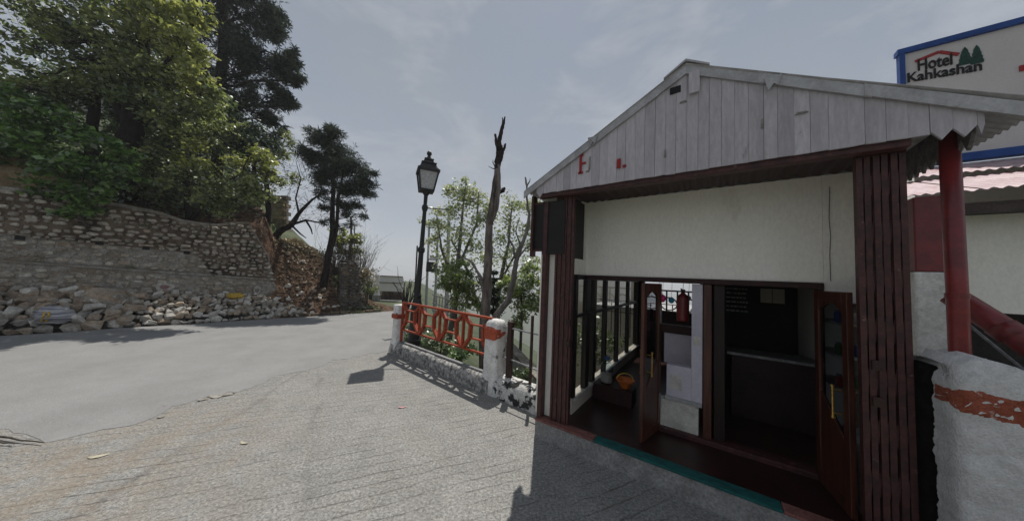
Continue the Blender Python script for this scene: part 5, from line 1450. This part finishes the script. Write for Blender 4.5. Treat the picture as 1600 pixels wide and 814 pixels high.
# dark undergrowth behind trunks
b0 = grow(240, 290, 13.5)
tree('dark_shrub', 'dark shaded shrub filling the gap behind the thick trunk', 'shrub', [([b0, at(240, 240, 13.4)], [.1, .05])],
     px_clumps([(225, 235, 34, 14, 1200), (270, 225, 34, 14, 1200), (315, 215, 36, 14, 1300), (200, 190, 30, 12, 800), (250, 180, 34, 12, 900), (360, 190, 36, 14, 1200), (170, 210, 26, 10, 600)], 13.2),
     LF['mid'], MT['bark_black'], leaf=.17, aspect=.55, sub=.3, limb_r=.04)
# dark slim trees right behind the wall end
b0 = grow(398, 372, 15.6)
tree('slim_tree', 'pair of slim dark trunks standing at the end of the retaining wall', 'tree',
     [([b0, at(400, 320, 15.6), at(397, 250, 15.6)], [.16, .14, .09]), ([grow(416, 376, 15.6), at(420, 330, 15.6), at(414, 270, 15.6), at(425, 215, 15.6)], [.17, .14, .1, .06])],
     px_clumps([(400, 250, 30, 12, 1500, 0, LF['dark']), (430, 235, 24, 10, 1100), (440, 275, 20, 8, 600), (385, 290, 22, 8, 700), (445, 215, 14, 6, 350), (420, 300, 16, 6, 350)], 15.6),
     LF['olive'], MT['bark_black'], leaf=.15, aspect=.5, sub=.3, limb_r=.035)
# crooked bare tree on the bank
b0 = grow(420, 384, 15.9)
ct = thing('crooked_tree', 'crooked bare dark tree leaning right over the top of the soil bank', 'tree', b0)
for pts, rad in (([b0, at(437, 362, 15.8), at(455, 352, 15.8), at(466, 335, 15.7), at(488, 312, 15.6), at(512, 296, 15.6)], [.2, .17, .15, .1, .06, .025]),
                 ([at(458, 350, 15.8), at(478, 344, 15.7), at(486, 358, 15.6), at(488, 366, 15.6)], [.08, .06, .04, .025]),
                 ([at(478, 344, 15.7), at(500, 348, 15.6), at(520, 340, 15.5)], [.05, .035, .015]),
                 ([at(455, 352, 15.8), at(470, 366, 15.7), at(478, 372, 15.6)], [.06, .04, .02]),
                 ([at(467, 334, 15.7), at(462, 310, 15.8), at(470, 280, 15.8), at(462, 250, 15.8)], [.06, .04, .025, .01])):
    P = []; 
    for i in range(len(pts) - 1): P += list(wobble(pts[i], pts[i + 1], 4, rad[i] * .12)[:-1])
    P.append(pts[-1]); Rr = np.interp(np.linspace(0, len(pts) - 1, len(P)), range(len(pts)), rad)
    mb = MB(); mb.tube(P, list(Rr), 8, raw=True); mb.build('limb', MT['bark_black'], ct, smooth=True)
tw = MB(); rgt = np.random.default_rng(61)
for i in range(240):
    c = at(rgt.uniform(440, 520), rgt.uniform(235, 350), 15.7 + rgt.normal() * .5); d = rgt.normal(size=3) * .45
    tw.tube(wobble(c, c + d, 4, .04, rgt), [.012, .009, .006, .003], 3, raw=True, cap=False)
tag(tw.build('twigs', MT['twig'], ct, fixn=False), kind='stuff')
# the lone pine
b0 = grow(506, 442, 15.2)
tree('pine_tree', 'lone twin stemmed pine on the soil bank with a wind swept dark crown', 'tree',
     [([b0, at(512, 410, 15.2), at(520, 360, 15.2), at(521, 300, 15.2), at(520, 250, 15.2), at(516, 205, 15.2)], [.19, .16, .13, .11, .08, .03]),
      ([at(514, 405, 15.15), at(526, 360, 15.1), at(528, 310, 15.1), at(540, 260, 15.1)], [.1, .09, .08, .03])],
     px_clumps([(500, 222, 17, 9, 2000), (520, 212, 14, 8, 1500), (530, 238, 22, 12, 3200), (495, 250, 20, 10, 2200), (555, 262, 20, 12, 2800), (525, 268, 24, 12, 3200), (568, 285, 15, 9, 1900), (545, 296, 22, 11, 2600), (500, 278, 16, 8, 1300),
                (490, 205, 9, 5, 500), (480, 240, 12, 6, 800), (535, 318, 14, 7, 800), (510, 305, 14, 6, 600), (556, 322, 10, 5, 500), (575, 302, 10, 6, 900), (540, 335, 10, 5, 420), (505, 325, 9, 5, 320), (562, 338, 7, 4, 220), (516, 198, 7, 5, 500), (512, 345, 8, 4, 220), (550, 352, 7, 4, 180), (530, 355, 7, 4, 180), (470, 228, 6, 4, 220), (582, 272, 7, 4, 320)], 15.2, flat=.6),
     LF['needle'], MT['bark_black'], leaf=.26, aspect=.13, sub=.34, needle=True, limb_r=.03, shell=.25, dens=.95)
b0 = grow(548, 428, 18)
tree('young_tree', 'small yellow green tree behind the drystone pier', 'tree',
     [([b0, at(545, 400, 18), at(548, 375, 18)], [.08, .06, .03])],
     px_clumps([(540, 375, 13, 7, 500), (555, 372, 11, 6, 400), (535, 390, 10, 5, 300), (550, 392, 11, 5, 300), (530, 362, 9, 4, 200)], 18),
     LF['yellow'], MT['twig'], leaf=.17, aspect=.6, sub=.3, limb_r=.025)
def bare_shrub(px, py, Y, w_, h_, n, label, mm=None, rt=.012, name='bare_shrub', seed=1):
    b = grow(px, py, Y); rgs = np.random.default_rng(seed)
    o = thing(name, label, 'shrub', b); mb = MB()
    for i in range(n):
        d = np.array([rgs.normal() * w_ * .5, rgs.normal() * w_ * .3, h_ * rgs.uniform(.5, 1)])
        s0 = wobble(b, at(px, py, Y) + d, 6, .05, rgs)
        mb.tube(s0, np.linspace(rt * 1.5, rt * .3, 6), 4, raw=True, cap=False)
        for j in range(3):
            k = rgs.integers(2, 6); e = s0[k] + d * .3 + rgs.normal(size=3) * w_ * .22
            mb.tube(wobble(s0[k], e, 4, .03, rgs), np.linspace(rt * .6, rt * .2, 4), 3, raw=True, cap=False)
    mb.build('stems', mm or MT['twig'], o, fixn=False)
    return o
bare_shrub(522, 432, 16.2, 1.7, 2.4, 60, 'grey leafless thicket behind the pine stems', seed=2)
bare_shrub(560, 432, 17.2, 1.3, 2.1, 60, 'grey leafless bush on the drystone pier top', seed=3)
bare_shrub(540, 440, 17.0, 1.2, 2.6, 60, 'tall grey leafless brush between the pine and the pier', seed=12)
tree('grey_bush', 'grey green half bare bush rising behind the drystone pier', 'bush', [([grow(556, 440, 17.6), at(556, 405, 17.6)], [.05, .02])],
     px_clumps([(545, 415, 13, 9, 380), (560, 405, 12, 9, 360), (575, 425, 10, 7, 260), (530, 425, 12, 8, 300)], 17.6), LF['grey'], MT['twig'], leaf=.12, aspect=.4, sub=.45, limb_r=.02)
o = bare_shrub(570, 468, 16.4, .5, 1.6, 14, 'dry straw coloured bush at the end of the bank beside the pier', MT['straw'], seed=5)
quads_object('leaves', leaf_quads(clump_points(at(570, 442, 16.4), (.4, .4, .8), 14, 700, .3)[1], .13, .5), LF['straw'], o, ORIG[o])
for k_, (px, py, Y, r, n, lm, lb) in enumerate([(445, 395, 16.5, 16, 900, 'mid', 'dark green bush below the crooked bare tree'), (480, 415, 16.2, 14, 700, 'olive', 'olive bush on the bank edge left of the pine stems'), (540, 440, 15.6, 12, 600, 'mid', 'low green bush between the pine and the drystone pier'), (575, 450, 16.2, 10, 600, 'olive', 'green bush beside the drystone pier at the road bend'), (500, 400, 17.5, 18, 800, 'dark', 'dark bush behind the pine stems'), (470, 470, 14.2, 8, 260, 'grass', 'small weed clump at the foot of the soil bank')]):
    c_ = at(px, py, Y); rr = r / FOC * Y
    tree('bank_bush', lb, 'bush', [([gz(c_, -.1), c_ + np.array([0, 0, .05])], [.04, .015])], [(c_, (rr * 1.2, rr, rr * .75), 10, n, None)], LF[lm], MT['twig'], leaf=.13, sub=.3, limb_r=.015)
# ground cover on the bank top and foot
def cover(name, label, ctr_list, n, size, lm, spread, asp=.35, hgt=.15):
    P = []
    for i in range(n):
        c = ctr_list[RNG.integers(0, len(ctr_list))]
        x, y = c[0] + RNG.normal() * spread, c[1] + RNG.normal() * spread
        if name.startswith('slope') and terrain_z(x, y) > -.16: continue
        P.append((x, y, max(c[2] if len(c) > 3 else terrain_z(x, y), terrain_z(x, y)) + RNG.uniform(0, hgt)))
    o = quads_object(name, leaf_quads(np.array(P), size, asp, .1), lm, None, np.array(P).mean(0))
    return tag(o, label, kind='stuff')
cover('grass', 'dry grass on the upper edge of the soil bank', [W(7 + .3 * k, -3.6 - .1 * k, 0) for k in range(12)], 3500, .2, LF['straw'], .35)
cover('weeds', 'green weeds along the foot of the soil bank', [W(9 + .3 * k, -.25, 0) for k in range(6)], 700, .12, LF['grass'], .2)
cover('leaf_litter', 'dry leaves scattered on the brown soil bank', [W(6.4 + .3 * k, -1.2 - .4 * (k % 6), 0) for k in range(14)], 1600, .09, LF['straw'], .5, .5, .03)
cover('hill_undergrowth', 'mixed undergrowth on the hill behind the wall', [W(-6 + .5 * k, -3.2 - 1.1 * (k % 6), 0) for k in range(24)], 9000, .2, LF['mid'], .8, .5, .5)
# wooded hill behind
rgw = np.random.default_rng(77)
for k, (px, py, Y) in enumerate([(60, 150, 20), (150, 130, 21), (240, 120, 22), (-60, 160, 19)]):
    b0 = grow(px, py + 90, Y); h = 3
    tree('hill_tree', ['shaded tree on the hill near the pale house', 'shaded tree on the hill behind the slim trunk', 'shaded tree on the hill behind the thick trunk', 'shaded tree on the hill at the far left edge'][k], 'tree',
         [([b0, at(px, py + 10, Y)], [.2, .1])], px_clumps([(px + rgw.normal() * 30, py + rgw.normal() * 26 + 24, 30, 12, 700) for _ in range(6 if k not in (0,) else 3)], Y), LF['mid'], MT['bark_black'], leaf=.24, sub=.3, limb_r=.05)

# ------------------------------------------------------------------ far end: gate, utility poles, bare tree
gt = thing('gate_wall', 'white boundary wall with a square pillar and dark barred opening at the road end', 'gate wall', at(600, 470, 21.5))
YG = 21.5
def gx(px): return at(px, 450, YG)[0]
def gzv(px, py): return at(px, py, YG)[2]
MB().box(gx(586), gx(592.5), YG - .18, YG + .18, -.1, gzv(589, 429)).build('pillar', MT['gate_white'], gt)
MB().box(gx(585), gx(594), YG - .24, YG + .24, -.1, gzv(589, 461)).build('pillar_foot', MT['concrete'], gt)
MB().box(gx(592.6), gx(628), YG, YG + .15, gzv(610, 455), gzv(610, 431)).build('white_panel', MT['gate_white'], gt)
for yy in (431.5, 442): MB().box(gx(592.6), gx(628), YG - .05, YG - .002, gzv(610, yy) - .03, gzv(610, yy) + .03).build('rail', MT['metal_grey'], gt)
MB().box(gx(592.6), gx(628), YG, YG + .15, -.1, gzv(610, 469)).build('base_wall', MT['gate_white'], gt)
for k in range(16):
    x = gx(594.5 + k * 2.1); MB().box(x - .02, x + .02, YG + .03, YG + .07, gzv(610, 469), gzv(610, 455)).build('bar', MT['iron_black'], gt)
MB().box(gx(577), gx(585.5), YG + .0, YG + .1, -.1, gzv(581, 455)).build('dark_gate', MT['iron_black'], gt)
MB().box(gx(592.6), gx(628), YG + .4, YG + .45, -.1, gzv(610, 456)).build('backing', MT['mortar_dark'], gt)
MB().box(gx(560), gx(584.5), YG + .6, YG + .8, -.1, gzv(575, 436)).build('side_wall', MT['gate_white'], gt)
bare_shrub(636, 468, 17, .95, 1.35, 12, 'black pruned bare tree right of the white gate wall', MT['bark_black'], .035, 'pruned_tree', 9)
up_ = thing('utility_pole', 'thin grey utility pole behind the drystone pier', 'pole', grow(551, 430, 19))
mb = MB(); mb.tube([grow(551, 430, 19), at(548.5, 340, 19)], [.08, .06], 8, raw=True); mb.build('pole', MT['iron_brown'], up_)
mb = MB(); mb.tube([grow(556, 430, 19), at(554, 352, 19)], [.03, .03], 6, raw=True); mb.build('stay', MT['iron_brown'], up_)
mb = MB(); mb.tube([at(542, 345, 19), at(556, 344, 19)], .035, 6, raw=True); mb.build('cross_arm', MT['iron_brown'], up_)
hp = thing('transformer_pole', 'twin pole transformer stand with a dark box beyond the lamp', 'transformer', grow(678, 470, 20))
for x0, x1 in ((668, 673), (682, 685)):
    mb = MB(); mb.tube([grow(x0 - 2, 475, 20), at(x1 - 2 if x0 < 670 else x1, 346, 20)], [.1, .07], 8, raw=True); mb.build('pole', MT['concrete'], hp)
for yy in (349, 356, 405):
    mb = MB(); mb.tube([at(669, yy, 19.9), at(687, yy, 19.9)], .05, 6, raw=True); mb.build('cross_arm', MT['metal_grey'], hp)
for x in (670, 678, 686):
    mb = MB(); mb.tube([at(x, 349, 19.9), at(x, 343, 19.9)], .05, 6, raw=True); mb.build('insulator', MT['iron_brown'], hp)
p = at(674, 417, 19.8); MB().box(p[0] - .3, p[0] + .3, p[1] - .25, p[1] + .25, p[2] - .35, p[2] + .35).build('transformer_box', MT['iron_black'], hp, bevel=.03)
p = at(675, 404, 19.8); MB().box(p[0] - .15, p[0] + .25, p[1] - .05, p[1] + .05, p[2] - .15, p[2] + .15).build('white_plate', MT['white_wash'], hp)
sp_ = thing('sign_post', 'tall narrow panel on two thin posts directly behind the lamp post', 'sign post', grow(650, 465, 13))
mb = MB(); mb.tube([grow(648, 470, 13), at(652, 384, 13)], .035, 6, raw=True); mb.build('post', MT['iron_black'], sp_)
q0, q1 = at(650, 462, 13.02), at(655, 386, 13.02)
mb = MB(); mb.add([q0, q0 + np.array([.15, 0, 0]), q1 + np.array([.13, 0, 0]), q1, q0 + np.array([0, .04, 0]), q0 + np.array([.15, .04, 0]), q1 + np.array([.13, .04, 0]), q1 + np.array([0, .04, 0])], [(0, 1, 2, 3), (5, 4, 7, 6), (0, 4, 5, 1), (1, 5, 6, 2), (2, 6, 7, 3), (3, 7, 4, 0)], raw=True); mb.build('panel', MT['concrete'], sp_)
cp = thing('concrete_pole', 'pale square concrete pole among the spring leaves', 'pole', grow(701, 470, 16))
mb = MB(); mb.tube([grow(699, 480, 16), at(702, 322, 16)], [.13, .09], 6, raw=True); mb.build('pole', MT['concrete'], cp)
# pale metal stair railing below the road
sr = thing('stair_railing', 'grey metal stair railing descending behind the red railing', 'railing', at(700, 470, 12.5))
for k in range(12):
    b = at(676 + k * 4.5, 487 + k * 1.5, 12.5); t_ = b + np.array([.02, 0, .75])
    mb = MB(); mb.tube([b, t_], .02, 5, raw=True); mb.build('baluster', MT['metal_grey'], sr)
for dz in (0.1, .4, .75):
    mb = MB(); mb.tube([at(674, 487, 12.5) + np.array([0, 0, dz]), at(728, 504, 12.5) + np.array([0, 0, dz])], .025, 6, raw=True); mb.build('rail', MT['metal_grey'], sr)
for k in range(4):
    mb = MB(); mb.tube([at(690 + k * 9, 490, 12.6), at(706 + k * 9, 462, 12.6)], .03, 6, raw=True); mb.build('brace', MT['metal_grey'], sr)

# ------------------------------------------------------------------ right side trees
b0 = grow(700, 540, 12)
tree('spring_tree', 'airy tree with fresh pale green spring leaves behind the lamp', 'tree',
     [([b0, at(712, 470, 11.6), at(716, 400, 11.6), at(722, 340, 11.6), at(728, 285, 11.6)], [.13, .11, .08, .05, .02]),
      ([at(714, 450, 11.6), at(690, 390, 11.5), at(682, 335, 11.5)], [.07, .045, .02]), ([at(716, 420, 11.6), at(745, 350, 11.5), at(748, 300, 11.5)], [.07, .045, .02]),
      ([at(745, 480, 11.4), at(735, 430, 11.4), at(705, 375, 11.4)], [.08, .06, .03])],
     px_clumps([(722, 300, 19, 12, 520), (742, 310, 18, 10, 460), (705, 300, 10, 7, 160), (664, 350, 8, 5, 90), (765, 330, 14, 9, 280), (712, 330, 18, 12, 360), (745, 345, 20, 13, 400), (690, 350, 17, 12, 300), (720, 365, 22, 14, 420), (685, 330, 10, 6, 110), (700, 395, 22, 12, 380), (740, 390, 22, 12, 400), (675, 375, 12, 7, 150), (726, 280, 7, 4, 60)], 11.6, flat=.95),
     LF['fresh'], MT['bark_grey'], leaf=.125, aspect=.55, sub=.4, dens=1.05, limb_r=.025, shell=.2)
b0 = grow(770, 540, 12.5)
tree('spring_tree', 'second airy spring tree between the two dead trunks', 'tree',
     [([b0, at(780, 450, 12), at(795, 380, 12), at(800, 320, 12)], [.11, .09, .06, .025]), ([at(782, 440, 12), at(820, 370, 12), at(828, 330, 12)], [.06, .04, .02])],
     px_clumps([(800, 315, 14, 10, 220), (818, 325, 16, 10, 280), (795, 350, 18, 12, 320), (826, 355, 15, 10, 260), (812, 385, 20, 12, 380), (780, 375, 15, 9, 240), (790, 405, 18, 10, 320), (826, 410, 18, 9, 420), (775, 330, 12, 6, 180), (835, 320, 12, 7, 220), (800, 440, 18, 9, 420), (760, 400, 14, 8, 260)], 12, flat=.95),
     LF['fresh'], MT['bark_grey'], leaf=.125, aspect=.55, sub=.4, dens=1.05, limb_r=.022, shell=.2)
b0 = grow(715, 560, 10.5)
tree('leafy_bush', 'dense yellow green bush behind the red railing', 'bush', [([b0, at(712, 470, 10.5), at(716, 440, 10.4)], [.06, .05, .02])],
     px_clumps([(705, 430, 22, 12, 900), (735, 445, 22, 12, 900), (722, 420, 18, 10, 600), (694, 445, 13, 7, 350), (718, 465, 20, 10, 700), (745, 475, 15, 8, 400)], 10.5),
     LF['fresh2'], MT['twig'], leaf=.11, aspect=.55, sub=.28, limb_r=.02, dens=1.2)
b0 = grow(812, 560, 10.3)
tree('leafy_bush', 'dense yellow green bush behind the dark iron bars', 'bush', [([b0, at(815, 500, 10.2), at(815, 450, 10.1)], [.06, .05, .02])],
     px_clumps([(820, 440, 20, 12, 800), (800, 465, 20, 12, 800), (828, 475, 17, 10, 600), (812, 500, 15, 8, 400), (790, 440, 13, 7, 300), (830, 420, 12, 6, 250), (846, 455, 18, 8, 500)], 10.2),
     LF['fresh2'], MT['twig'], leaf=.11, aspect=.55, sub=.28, limb_r=.02, dens=1.2)
b0 = grow(772, 540, 10.8)
tree('dark_cypress', 'narrow dark green ivy column right of the tall dead trunk', 'tree', [([b0, at(771, 480, 10.8), at(770, 425, 10.8)], [.06, .05, .02])],
     px_clumps([(770, 425, 6, 5, 260), (770, 440, 8, 6, 420), (771, 455, 9, 6, 480), (771, 472, 9, 6, 480), (773, 490, 9, 6, 400)], 10.8),
     LF['dark'], MT['twig'], leaf=.1, aspect=.5, sub=.4, limb_r=.015)
# dead trunks
dt = thing('dead_tree', 'tall dead tree trunk topped by a charred broken snag', 'tree', grow(758, 560, 8.9))
def limb(par, pts, rad, m, name='limb', amp=.15, n=10, knots=0.):
    P = []
    for i in range(len(pts) - 1): P += list(wobble(pts[i], pts[i + 1], 5, rad[i] * amp)[:-1])
    P.append(pts[-1]); Rr = np.interp(np.linspace(0, len(pts) - 1, len(P)), range(len(pts)), rad) * (1 + RNG.normal(size=len(P)) * knots)
    mb = MB(); mb.tube(P, list(Rr), n, raw=True)
    for i, v_ in enumerate(mb.v):
        v_ = np.array(v_); q = noise.noise(tuple(v_ * 9)) * .02 + noise.noise(tuple(v_ * 25)) * .008
        mb.v[i] = tuple(v_ + np.array([q, q * .5, 0]))
    return mb.build(name, m, par, smooth=True)
Yd = 8.9
limb(dt, [grow(757, 560, Yd), at(758, 490, Yd), at(763, 410, Yd), at(765, 345, Yd), at(770, 310, Yd), at(777, 262, Yd)], [.17, .155, .13, .115, .085, .08], MT['bark_dead'], 'trunk', .1, 12)
limb(dt, [at(766, 350, Yd - .05), at(775, 325, Yd - .08), at(779, 295, Yd - .05), at(778, 258, Yd)], [.085, .085, .07, .08], MT['bark_dead'], 'trunk', .1, 12)
limb(dt, [at(777, 265, Yd), at(779, 250, Yd), at(781, 238, Yd), at(780, 228, Yd)], [.085, .125, .13, .1], MT['bark_black'], 'burl', .25, 12, .08)
limb(dt, [at(780, 232, Yd), at(782, 212, Yd), at(786, 196, Yd), at(789, 183, Yd)], [.08, .06, .05, .03], MT['bark_black'], 'snag', .2, 9, .1)
limb(dt, [at(784, 210, Yd), at(785, 196, Yd), at(785, 184, Yd)], [.04, .03, .015], MT['bark_black'], 'snag')
limb(dt, [at(778, 236, Yd), at(775, 222, Yd), at(774, 210, Yd)], [.06, .05, .035], MT['bark_black'], 'snag')
limb(dt, [at(783, 242, Yd), at(788, 232, Yd), at(790, 225, Yd)], [.06, .045, .03], MT['bark_black'], 'snag')
limb(dt, [at(778, 264, Yd), at(771, 264, Yd), at(763, 260, Yd)], [.03, .015, .006], MT['bark_black'], 'twig')
limb(dt, [at(775, 262, Yd), at(771, 256, Yd), at(770, 250, Yd)], [.025, .015, .006], MT['bark_black'], 'twig')
limb(dt, [at(779, 302, Yd), at(786, 298, Yd), at(788, 294, Yd)], [.05, .07, .04], MT['bark_black'], 'burl', .2, 9, .1)
limb(dt, [at(759, 470, Yd), at(752, 435, Yd), at(738, 410, Yd), at(725, 402, Yd)], [.07, .05, .04, .02], MT['bark_grey'], 'limb')
dt2 = thing('dead_tree', 'slender bent dead tree forking at its tip left of the kiosk eave', 'tree', grow(775, 555, 8.2))
Y2 = 8.2
limb(dt2, [grow(770, 560, Y2), at(776, 492, Y2), at(795, 468, Y2), at(802, 440, Y2), at(806, 410, Y2), at(814, 385, Y2), at(825, 358, Y2), at(827, 335, Y2), at(823, 310, Y2), at(823, 290, Y2), at(821, 277, Y2)], [.1, .095, .09, .08, .07, .06, .045, .035, .03, .025, .018], MT['bark_grey'], 'trunk', .08, 10)
limb(dt2, [at(823, 292, Y2), at(827, 284, Y2), at(828, 279, Y2)], [.022, .018, .012], MT['bark_grey'], 'snag')
limb(dt2, [at(806, 405, Y2), at(802, 385, Y2), at(792, 368, Y2), at(796, 350, Y2)], [.045, .03, .02, .01], MT['bark_grey'])
limb(dt2, [at(808, 405, Y2), at(822, 388, Y2), at(838, 378, Y2)], [.035, .025, .015], MT['bark_grey'])
limb(dt2, [at(814, 385, Y2), at(806, 362, Y2), at(812, 340, Y2)], [.03, .02, .01], MT['bark_grey'])
cbl = MB(); cbl.tube([at(769, 385, 8.7), at(790, 412, 8.4), at(815, 445, 8.0), at(838, 470, 7.4)], .008, 5, raw=True)
tag(cbl.build('cable', MT['iron_black']), 'thin black cable sagging from the dead trunk to the kiosk', 'cable')
# slope plants directly behind the railing
def bush(px, py, Y, r, n, lm, label, lf_=.09, name='bush', cat='bush'):
    c = at(px, py, Y); b = gz(c); rr = r / FOC * Y
    return tree(name, label, cat, [([b - np.array([0, 0, .05]), c], [.03, .012])], [(c, (rr, rr, rr * .7), 9, n, lm)], lm, MT['twig'], leaf=lf_, aspect=.5, sub=.3, limb_r=.014)
bush(690, 530, 8.6, 22, 700, LF['grass'], 'low green bush under the middle of the red railing')
bush(722, 548, 7.6, 18, 700, LF['bright'], 'low bright green bush under the right half of the red railing')
bush(655, 525, 9.4, 22, 600, LF['mid'], 'dark low bush under the left half of the red railing')
bush(815, 585, 7.0, 15, 400, LF['grass'], 'small weed tuft behind the low chipped wall')
slope = []
for k in range(30):
    a = RNG.uniform(-.5, 4.6); slope.append(R(a, .5 + RNG.uniform(0, 2.5), 0))
cover('slope_grass', 'rough grass and weeds on the slope below the railing', slope, 9000, .12, LF['grass'], .5, .3, .18)
cover('slope_litter', 'dry stalks on the slope below the railing', slope, 2500, .14, LF['straw'], .5, .25, .1)
# light concrete path with a parapet on the slope, seen between the dark bars
tp = thing('terrace_wall', 'pale concrete terrace wall on the slope below the iron bars', 'wall', at(815, 560, 9.5))
q0, q1 = at(785, 530, 10.5), at(850, 600, 8.0)
mb = MB(); nrm = np.array([-(q1 - q0)[1], (q1 - q0)[0], 0]); nrm /= np.linalg.norm(nrm)
mb.bar(q0 - np.array([0, 0, .55]), q1 - np.array([0, 0, .55]), 1.2, .25, side=nrm); mb.build('wall_body', MT['concrete'], tp)
mb = MB(); mb.bar(q0 + np.array([0, 0, .06]), q1 + np.array([0, 0, .06]), .08, .34, side=nrm); mb.build('coping', MT['mortar'], tp)
for k, (px, py) in enumerate([(808, 560), (815, 530), (826, 520)]):
    pass
# beige house and terrace railing seen through the kiosk's side windows
nh = thing('neighbour_house', 'plain beige house wall seen through the kiosk side windows', 'house', K(-1.2, 9, -5))
MB(K).box(-2.3, 1.2, 9.2, 14, -14, 1.05).build('wall', MT['beige'], nh)
MB(K).box(-2.5, 1.4, 9.1, 14.2, 1.055, 1.2).build('roof', MT['concrete'], nh)
MB(K).box(-4.8, -.7, 12.2, 12.6, -14, 3.6).build('wall', MT['beige'], nh)
fr2 = thing('terrace_railing', 'thin dark terrace railing outside the kiosk side windows', 'railing', K(-.2, 7.6, -1))
for k in range(9): 
    mb = MB(K); mb.tube([(-1.8 + .35 * k, 7.8, .2), (-1.8 + .35 * k, 7.8, 1.55)], .018, 5); mb.build('post', MT['iron_brown'], fr2)
for z_ in (1.1, 1.3, 1.55):
    mb = MB(K); mb.tube([(-1.9, 7.8, z_), (1.3, 7.8, z_)], .016, 5); mb.build('rail', MT['iron_brown'], fr2)
b_ = K(-.55, 4.2, 0); bz = gz(b_)
tree('garden_bush', 'green garden bush outside the first kiosk side window', 'bush', [([bz, K(-.5, 4.2, .8)], [.05, .02])], [(K(-.5, 4.2, .6), (.5, .5, .7), 12, 900, None)], LF['grass'], MT['twig'], leaf=.1, limb_r=.02)

# ------------------------------------------------------------------ litter on the ground
def litter(px, py, w_, l_, m, name, label, cat, rot):
    p = on_ground(px, py); mb = MB(); n0 = 6; vs = []
    c, s = math.cos(rot), math.sin(rot)
    for i in range(n0 + 1):
        t = i / n0 - .5
        ww = w_ * (1 - (2 * t) ** 2 * .7)
        for sg_ in (-.5, .5):
            x, y = l_ * t, ww * sg_ + l_ * .5 * t * t
            vs.append((p[0] + x * c - y * s, p[1] + x * s + y * c, .008 + .02 * abs(noise.noise((x * 40, y * 40, px)))))
    k = len(vs); vs2 = [(a, b, z - .003) for a, b, z in vs]
    fs = [(2 * i, 2 * i + 1, 2 * i + 3, 2 * i + 2) for i in range(n0)]
    mb.add(vs + vs2, fs + [tuple(k + q for q in f[::-1]) for f in fs]); return tag(mb.build(name, m), label, cat)
litter(628, 637, .05, .13, MT['pink_paper'], 'paper_scrap', 'crumpled pink paper scrap lying on the concrete forecourt', 'litter', .3)
litter(380, 693, .035, .12, MT['peel'], 'dry_leaf', 'curled pale dry leaf lying on the grey concrete', 'leaf', -.2)
litter(152, 714, .06, .16, MT['peel'], 'stone_flake', 'flat pale yellow flake lying on the gravelly road edge', 'stone', .5)
for k, (x0, y0, x1, y1) in enumerate([(-20, 684, 68, 695), (-15, 690, 22, 697)]):
    a, b = on_ground(x0, y0) + [0, 0, .035], on_ground(x1, y1) + [0, 0, .03]
    mb = MB(); mb.tube(wobble(a, b, 6, .008), np.linspace(.014, .006, 6), 6, raw=True)
    tag(mb.build('stick', MT['twig']), ['long thin dry stick on the broken asphalt edge at lower left', 'short dry stick crossing under the long one at lower left'][k], 'stick')
# broken holes along the asphalt edge with dark stones
for k, (px, py, sc_) in enumerate([(335, 621, .16), (352, 618, .12), (318, 625, .1), (250, 653, .07), (322, 622, .07), (366, 614, .06)]):
    p = on_ground(px, py)
    o = bpy.data.objects.new('edge_stone', ROCKS['rock_grey'][k]); COL.objects.link(o); o.location = (p[0], p[1], .012); o.scale = (sc_ * 1.6, sc_ * .8, sc_ * .35); o.rotation_euler = (0, .1, .5 * k)
    tag(o, 'dark flat stone lodged in the broken asphalt edge' , 'stone', 'stones lodged in the broken asphalt edge')

# ------------------------------------------------------------------ thin air haze
hz_ = MB(); hz_.box(-2700, 2700, -2700, 2700, -82, 27)
hm = bpy.data.materials.new('haze_air'); hm.use_nodes = True
ht = hm.node_tree; ht.nodes.remove(ht.nodes['Principled BSDF'])
pv = ht.nodes.new('ShaderNodeVolumePrincipled'); pv.inputs['Color'].default_value = (.9, .93, .97, 1); pv.inputs['Density'].default_value = .001; pv.inputs['Anisotropy'].default_value = .2
ht.links.new(pv.outputs[0], ht.nodes['Material Output'].inputs['Volume'])
tag(hz_.build('haze', hm), kind='stuff')
